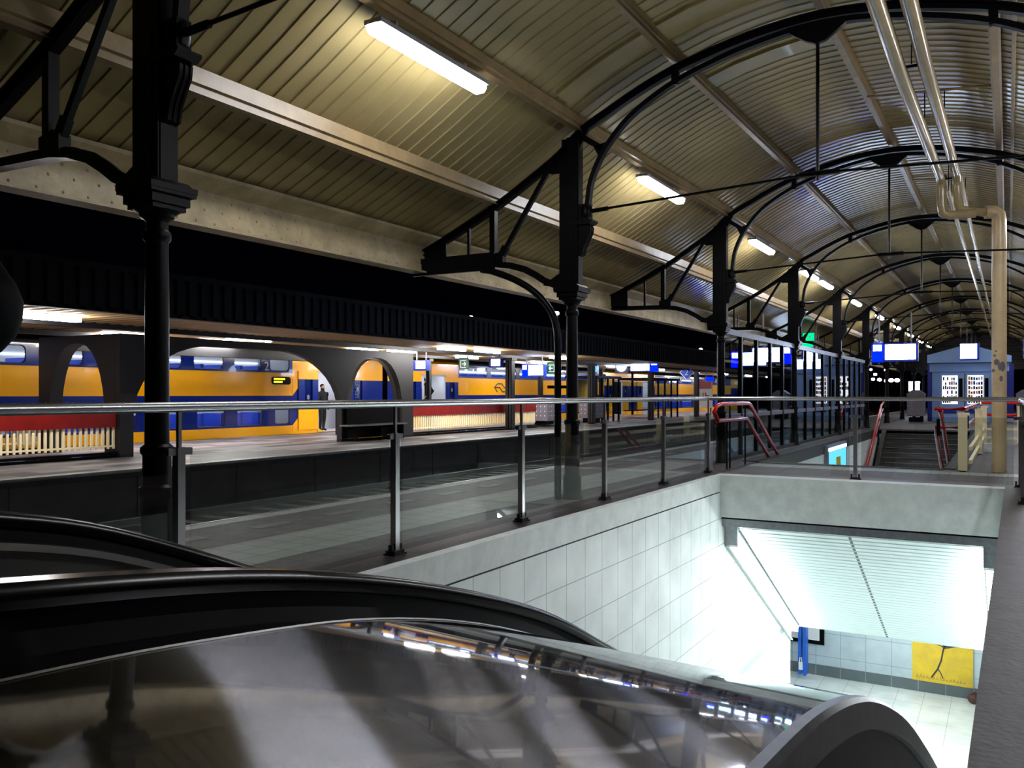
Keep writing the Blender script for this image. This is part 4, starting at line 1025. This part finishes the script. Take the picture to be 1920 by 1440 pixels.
shelter(-19.2, -17.6, 38.6, 41.4, 'glass shelter with a yellow lined back, near the clock', 'poster_y')
shelter(-19.2, -17.4, 45.6, 50.0, 'glass shelter right of the departure display, near the diamond sign', 'pane')

# ------------------------------------------------------------------ trains
TX = -22.05
def rrect(y0, y1, z0, z1, r, n=5):
    pts = []
    for cy, cz, a0 in ((y1 - r, z1 - r, 0), (y0 + r, z1 - r, 90), (y0 + r, z0 + r, 180), (y1 - r, z0 + r, 270)):
        for k in range(n + 1):
            a = R(a0 + 90 * k / n); pts.append((cy + r * math.cos(a), cz + r * math.sin(a)))
    return pts
def window(t, y0, y1, z0, z1, r, fill, lit=True):
    """frame ring with rounded opening closing the rectangular hole of the body, glass as its sub-part"""
    X = TX
    pts = rrect(y0 + .03, y1 - .03, z0 + .03, z1 - .03, r)
    n = len(pts)
    rect = []
    cy, cz = (y0 + y1) / 2, (z0 + z1) / 2
    for p in pts:
        dy, dz = p[0] - cy, p[1] - cz
        s = min((y1 - cy) / abs(dy) if abs(dy) > 1e-6 else 9e9, (z1 - cz) / abs(dz) if abs(dz) > 1e-6 else 9e9)
        rect.append((cy + dy * s, cz + dz * s))
    # snap the nearest outline point to each rectangle corner
    for c in ((y1, z1), (y0, z1), (y0, z0), (y1, z0)):
        i = min(range(n), key=lambda k: (rect[k][0] - c[0]) ** 2 + (rect[k][1] - c[1]) ** 2); rect[i] = c
    mb = MB()
    mb._add([(X, *p) for p in rect] + [(X, *p) for p in pts], [(i, (i + 1) % n, n + (i + 1) % n, n + i) for i in range(n)], 0)
    p2 = rrect(y0 + .05, y1 - .05, z0 + .05, z1 - .05, r)
    mb._add([(X, *p) for p in pts] + [(X - .03, *p) for p in p2], [(i, (i + 1) % n, n + (i + 1) % n, n + i) for i in range(n)], 1)
    f = mb.build('window', [fill, 'frame_dk'], t, smooth=False)
    MB()._add([(X - .025, *p) for p in p2], [tuple(range(n))], 0).build('pane', 'pane', f, smooth=False)
    return f
def coach(ya, yb, vl, vr, label, ups, los, doorL=None, doorR=None, ext=None):
    """vl / vr: where the double-deck part starts / ends; doors: (leaf0, open0, open1, leaf1)"""
    t = thing('train_coach', label, 'train', (-23.4, (ya + yb) / 2, -.95))
    X = TX
    holes = [(a, b, 2.19, 2.72) for a, b in ups] + [(a, b, .33, 1.12) for a, b in los]
    for d in (doorL, doorR):
        if d: holes.append((d[1], d[2], .03, 2.24))
    ycut = sorted(set([ya, yb, vl, vr] + [h[0] for h in holes] + [h[1] for h in holes]))
    zcut = sorted(set([-.45, -.02, .03, .30, .33, 1.12, 1.36, 1.95, 2.16, 2.19, 2.24, 2.72, 2.76]))
    mb = MB()
    for a, b in zip(ycut, ycut[1:]):
        for c, d in zip(zcut, zcut[1:]):
            ym, zm = (a + b) / 2, (c + d) / 2
            if any(h[0] < ym < h[1] and h[2] < zm < h[3] for h in holes): continue
            if vl < ym < vr: mi = 0 if zm < .30 or 1.36 < zm < 2.16 else 1
            else: mi = 1 if .30 < zm < 1.95 else 0
            mb.quad((X, a, c), (X, b, c), (X, b, d), (X, a, d), mi)
    # curve into the roof
    rp = [(X, 2.76), (X - .04, 2.86), (X - .13, 2.98), (X - .32, 3.1), (X - .6, 3.2)]
    for a, b in zip([ya, vl, vr], [vl, vr, yb]):
        mid = a == vl
        for i in range(4): mb.quad((rp[i][0], a, rp[i][1]), (rp[i][0], b, rp[i][1]), (rp[i + 1][0], b, rp[i + 1][1]), (rp[i + 1][0], a, rp[i + 1][1]), 2 if mid or i > 1 else 0)
    for y in (ya, yb): mb._add([(X, y, -.45), (X, y, 2.76)] + [(p, y, q) for p, q in rp[1:]] + [(-24.8, y, 3.2), (-24.8, y, -.45)], [tuple(range(8))], 3)
    mb.build('body', ['yellow', 'blue', 'roofgrey', 'black'], t, smooth=False, recalc=False)
    MB().sweep([[(X - .6, y, 3.2), (X - 1.4, y, 3.27), (-24.8, y, 3.2), (-24.85, y, -.45)] for y in (ya, yb)]).build('roof', 'roofgrey', t, recalc=False)
    mb = MB().box(-23.7, -23.6, ya + .1, yb - .1, -.3, 3.1).box(-23.7, X - .06, vl, vr, 1.42, 1.52).box(-23.7, X - .06, ya + .1, yb - .1, -.3, .02)
    mb.box(-23.7, X - .06, vl + .01, vl + .05, -.3, 3.1).box(-23.7, X - .06, vr - .05, vr - .01, -.3, 3.1)
    mb.box(-23.7, X - .1, ya + .1, vl, 2.45, 2.5).box(-23.7, X - .1, vr, yb - .1, 2.45, 2.5)
    mb.build('interior', 'inner', t, smooth=False)
    lb = MB().box(-23.6, -23.57, vl + .2, vr - .2, 2.51, 2.532)
    lb.box(-23.0, -22.85, vl + .2, vr - .2, 2.96, 3.0).box(-23.0, -22.85, vl + .2, vr - .2, 1.36, 1.41)
    if vl - ya > 1: lb.box(-23.1, -22.6, ya + .3, vl - .3, 2.40, 2.44)
    if yb - vr > 1: lb.box(-23.1, -22.6, vr + .3, yb - .3, 2.40, 2.44)
    lb.build('interior_light', 'trainlamp', t, smooth=False)
    for a, b in ups:
        window(t, a, b, 2.19, 2.72, .13, 'blue')
    for a, b in los: window(t, a, b, .33, 1.12, .09, 'blue')
    y = vl + .4; sb = MB()
    while y < vr - .6:
        for z in (1.5, -.1):
            sb.box(-23.3, X - .35, y, y + .12, z, z + .88); sb.box(-23.3, X - .35, y + .12, y + .5, z, z + .42)
        y += 1.62 / 2
    sb.build('seats', 'seatblue', t, smooth=False)
    for d in (doorL, doorR):
        if not d: continue
        for a, b in ((d[0], d[1]), (d[2], d[3])):
            m_ = MB()
            wa, wb = a + (b - a) * .30, b - (b - a) * .30
            for y0, y1, z0, z1 in ((a, wa, .12, 2.24), (wb, b, .12, 2.24), (wa, wb, .12, .95), (wa, wb, 1.95, 2.24)):
                for p, q, mi in ((.12, .92, 0), (.92, 1.95, 1), (1.95, 2.24, 0)):
                    zz0, zz1 = max(z0, p), min(z1, q)
                    if zz1 > zz0: m_.box(X + .005, X + .05, y0, y1, zz0, zz1, mi)
            lf = m_.build('door', ['yellow', 'blue'], t, smooth=False)
            MB().box(X + .02, X + .03, wa, wb, .95, 1.95).build('door_window', 'pane', lf, smooth=False)
            MB().prism([((wa + wb) / 2 + .07 * math.cos(u), (1.3 if a == d[0] else 1.6) + .09 * math.sin(u)) for u in [2 * math.pi * k / 12 for k in range(12)]], 'X', X + .031, X + .034).build('door_sticker', 'greybox', lf, smooth=False)
        fb = MB().box(X - .05, X + .03, d[1] - .02, d[1] + .02, .02, 2.26).box(X - .05, X + .03, d[2] - .02, d[2] + .02, .02, 2.26).box(X - .05, X + .03, d[1], d[2], 2.20, 2.27)
        fb.build('door_frame', 'inner', t, smooth=False)
        MB().box(X - .02, X + .12, d[1], d[2], -.02, .02).build('door_step', 'steel', t, smooth=False)
    return t
c_a = coach(-6, 27.42, -2, 22.36, 'yellow and blue double deck coach at left, open door with a person',
            [(9.98, 11.2), (11.6, 12.85)] + [(13.2 + 1.62 * i + (.0 if i < 3 else .02), 14.42 + 1.62 * i + .02) for i in range(5)] + [(21.27, 22.24)],
            [(10.1 + 1.62 * i, 11.25 + 1.62 * i) for i in range(7)] + [(21.5, 22.24)], doorR=(22.62, 23.63, 25.2, 26.5))
c_b = coach(27.75, 54.0, 32.98, 49.5, 'yellow and blue double deck coach with the company mark and stairs in its door',
            [(33.05, 35.55)] + [(35.85 + 2.85 * i, 38.4 + 2.85 * i) for i in range(5)],
            [(33.2 + 1.62 * i, 34.4 + 1.62 * i) for i in range(9)], doorL=(28.7, 30.05, 31.9, 32.9), doorR=(49.9, 50.9, 52.4, 53.4))
c_c = coach(54.4, 82, 58.5, 78, 'yellow and blue coach farthest right, behind the shelters and red poster',
            [(58.6 + 2.85 * i, 61.1 + 2.85 * i) for i in range(6)], [(58.7 + 2.85 * i, 61.1 + 2.85 * i) for i in range(6)], doorL=(55, 56, 57.2, 58.2))
# lit vestibule details
MB().box(-22.95, -22.9, 23.7, 25.2, .05, .9).build('partition', 'inner', c_a, smooth=False)
mb = MB(); mb.prism([(30.8, .9), (31.55, 1.55), (30.8, 2.15)], 'X', -22.42, -22.40); mb.build('stair_opening', 'black', c_b, smooth=False)
mb = MB().tube([(-22.36, 30.1, 1.35), (-22.36, 30.9, 2.05)], .02, 6).tube([(-22.36, 30.15, .75), (-22.36, 31.2, 1.6)], .02, 6)
for k in range(5): mb.tube([(-22.36, 30.2 + .18 * k, .82 + .15 * k), (-22.36, 30.2 + .18 * k, 1.42 + .12 * k)], .014, 6)
mb.build('stair_rail', 'greybox', c_b)
MB().tube([(-22.15, 36.0 - 3.9, .6), (-22.15, 36.0 - 3.9, 1.9)], .025, 8).build('grab_rail', 'white', c_b)
# chamfered yellow corner between the low and high parts, underframe
mb = MB().prism([(22.36, 1.95), (22.62, 1.95), (22.62, 1.62), (22.36, 1.36)], 'X', TX + .002, TX + .01); mb.build('livery_corner', 'yellow', c_a, smooth=False)
mb = MB().prism([(22.36, .30), (22.62, .55), (24.0, .02), (23.4, -.1), (22.36, -.1)], 'X', TX + .002, TX + .008); mb.build('livery_corner', 'yellow', c_a, smooth=False)
# destination display, class number and company mark
d = MB().prism(rrect(21.36, 22.26, 1.75, 2.02, .1), 'X', TX, TX + .02).build('destination_display', 'black', c_a, smooth=False)
mb = MB()
for row, z in enumerate((1.91, 1.81)):
    y = 21.45
    while y < 21.45 + (.52 if row == 0 else .40): mb.box(TX + .02, TX + .024, y, y + .045, z, z + .06); y += .06
mb.build('led_text', 'led', d, smooth=False)
text('2', .42, c_a, (TX + .012, 21.13, 2.36), (R(90), 0, R(90)), 'white', name='class_numeral')
def logo(ycen, zcen, w, h, parent):
    q = lambda a, b: (ycen + (a - .5) * w, zcen + (.5 - b) * h)
    A = [q(.20, 1.0), q(.0, .47), q(.22, 0), q(.50, 0), q(.68, .47), q(.98, .47)]
    B = [q(.02, .47), q(.36, .47), q(.55, 1.0), q(.83, 1.0), q(1.0, .47), q(.82, .02)]
    mb = MB().strip(A, .065, 'X', TX + .002, TX + .012).strip(B, .065, 'X', TX + .002, TX + .012)
    mb.build('company_mark', 'navy', parent, smooth=False)
logo(36.9, 1.72, 1.45, .40, c_b)

# ------------------------------------------------------------------ person in the train door
def person():
    bx, by = -22.25, 24.12
    t = thing('person', 'person in a dark coat standing in the open train door', 'person', (bx, by, .03))
    J = {'pel': (0, 0, .92), 'sp': (0, .0, 1.15), 'ch': (0, 0, 1.36), 'nk': (.0, 0, 1.50), 'hd': (.01, 0, 1.60), 'ht': (.01, 0, 1.70),
         'hl': (0, -.10, .88), 'kl': (.02, -.11, .48), 'al': (-.02, -.11, .08), 'tl': (.14, -.12, .03),
         'hr': (0, .10, .88), 'kr': (.0, .10, .48), 'ar': (-.06, .10, .08), 'tr': (.10, .11, .03),
         'sl': (0, -.19, 1.40), 'el': (-.02, -.26, 1.12), 'wl': (.03, -.27, .88), 'fl': (.05, -.26, .78),
         'sr': (0, .19, 1.40), 'er': (-.02, .26, 1.12), 'wr': (.03, .27, .88), 'fr': (.05, .26, .78)}
    Rr = {'pel': .15, 'sp': .15, 'ch': .16, 'nk': .058, 'hd': .092, 'ht': .07, 'hl': .095, 'kl': .07, 'al': .05, 'tl': .04, 'hr': .095, 'kr': .07, 'ar': .05, 'tr': .04,
          'sl': .075, 'el': .058, 'wl': .045, 'fl': .035, 'sr': .075, 'er': .058, 'wr': .045, 'fr': .035}
    E = 'pel-sp sp-ch ch-nk nk-hd hd-ht pel-hl hl-kl kl-al al-tl pel-hr hr-kr kr-ar ar-tr ch-sl sl-el el-wl wl-fl ch-sr sr-er er-wr wr-fr'.split()
    names = list(J)
    me = bpy.data.meshes.new('body'); me.from_pydata([J[n] for n in names], [(names.index(a), names.index(b)) for a, b in (e.split('-') for e in E)], [])
    o = bpy.data.objects.new('body', me); COL.objects.link(o); o.parent = t; me.materials.append(M['cloth'])
    m = o.modifiers.new('skin', 'SKIN'); m.use_smooth_shade = True
    for i, n in enumerate(names):
        sv = me.skin_vertices[0].data[i]; sv.radius = (Rr[n], Rr[n] * (1.0 if n not in ('ch', 'sp', 'pel') else .8)); sv.use_root = n == 'pel'
    s = o.modifiers.new('sub', 'SUBSURF'); s.levels = 1; s.render_levels = 2
    mb = MB().ball((bx + .015, by, 1.68), .088, .08, .10); mb.build('head', 'skin', t)
    MB().ball((bx - .01, by, 1.715), .092, .086, .085).build('hair', 'black', t)
person()

# ------------------------------------------------------------------ far lamps
def mast(x, y, z, label):
    t = thing('lamp_mast', label, 'lamp', (x, y, -1.0), 'distant yard lamps')
    MB().ball((x, y, z), .22, .22, .16).build('lamp_head', 'bulb', t)
    MB().tube([(x + .1, y, z - .1), (x + .1, y, -1.0)], .05, 6).build('mast', 'greybox', t)
for a in ((-30, 42.35, 5.82, 'small distant yard lamp above the canopy, leftmost'), (-30, 46.3, 6.3, 'small distant yard lamp above the canopy on a visible mast, second from left'), (-30, 58.4, 7.6, 'distant yard lamp just left of the second column'),
          (-30, 85.6, 5.9, 'distant yard lamp between second and third columns, left of two'), (-30, 94, 6.4, 'distant yard lamp between second and third columns, right of two')): mast(*a)
def P110(px, py, Y=110):
    u = (px - 960) / 1600; s_, c_ = math.sin(R(30.17)), math.cos(R(30.17))
    k = Y / (c_ + u * s_); return (-s_ + u * c_) * k, Y, 1.43 + (738 - py) / 1600 * k
FL = [(1633, 693, 'upper row, leftmost'), (1661, 694, 'upper row, middle'), (1688, 693, 'upper row, rightmost'), (1641, 702, 'single one between the two rows'), (1637, 711, 'lower row, leftmost'), (1649, 712, 'lower row, second from left'), (1662, 714, 'lower row, middle'), (1671, 713, 'lower row, small one right of the middle'), (1682, 713, 'lower row, rightmost'), (1722, 717, 'apart from the rows, just left of the kiosk'), (1743, 682, 'close to the kiosk roof corner')]
for px, py, w in FL:
    x, y, z = P110(px, py, 96 + 9 * (len(w) % 5))
    t = thing('distant_lamp', 'tiny glowing far lamp, ' + w, 'lamp', (x, y, -1.0), 'tiny lamps far down the tracks')
    r = .26 if 'lower' in w else .2
    MB().ball((x, y, z), r, r, r * .75, 10, 6).build('lamp_head', 'bulb', t)
    MB().tube([(x, y, z - .2), (x, y, -1.0)], .05, 6).build('mast', 'black', t)

# dark loudspeaker reaching into the left picture edge
t = thing('loudspeaker', 'black rounded loudspeaker jutting in at the left photo edge above the train', 'loudspeaker', (-5.11, 1.6, 0))
MB().tube([(-5.11, 1.6, 0), (-5.11, 1.6, 2.6)], .05, 12).build('post', 'iron', t)
mb = MB(); pr = [(.02, -.30), (.12, -.27), (.2, -.16), (.235, -.04), (.24, .08), (.2, .2), (.12, .34), (.06, .5), (.04, .62)]
mb.lathe(-5.12, 2.70, [(r * .95, 1.90 + z * .85) for r, z in pr], 24); mb.build('horn', 'pitch', t)
MB().tube([(-5.11, 1.6, 2.5), (-5.08, 2.2, 2.56), (-5.12, 2.70, 2.4)], .025, 8).build('arm', 'iron', t)

# ------------------------------------------------------------------ world, camera
w = bpy.data.worlds.new('night'); SC.world = w; w.use_nodes = True
bg = w.node_tree.nodes['Background']; bg.inputs['Color'].default_value = (.25, .35, 1, 1); bg.inputs['Strength'].default_value = .0006
cam = bpy.data.cameras.new('camera'); co = bpy.data.objects.new('camera', cam); COL.objects.link(co)
cam.sensor_width = 36; cam.lens = 30.0; cam.shift_y = 18 / 1920; cam.clip_start = .02; cam.clip_end = 400
co.location = (0, 0, 1.43); co.rotation_euler = (R(90), 0, R(30.17))
SC.camera = co
vs = SC.view_settings; vs.view_transform = 'Standard'; vs.look = 'None'; vs.exposure = .22; vs.gamma = 1; vs.use_curve_mapping = False
cy = SC.cycles
cy.max_bounces = 9; cy.diffuse_bounces = 5; cy.glossy_bounces = 4; cy.transparent_max_bounces = 24; cy.transmission_bounces = 4
cy.caustics_reflective = False; cy.caustics_refractive = False; cy.sample_clamp_indirect = 12
cy.use_denoising = True
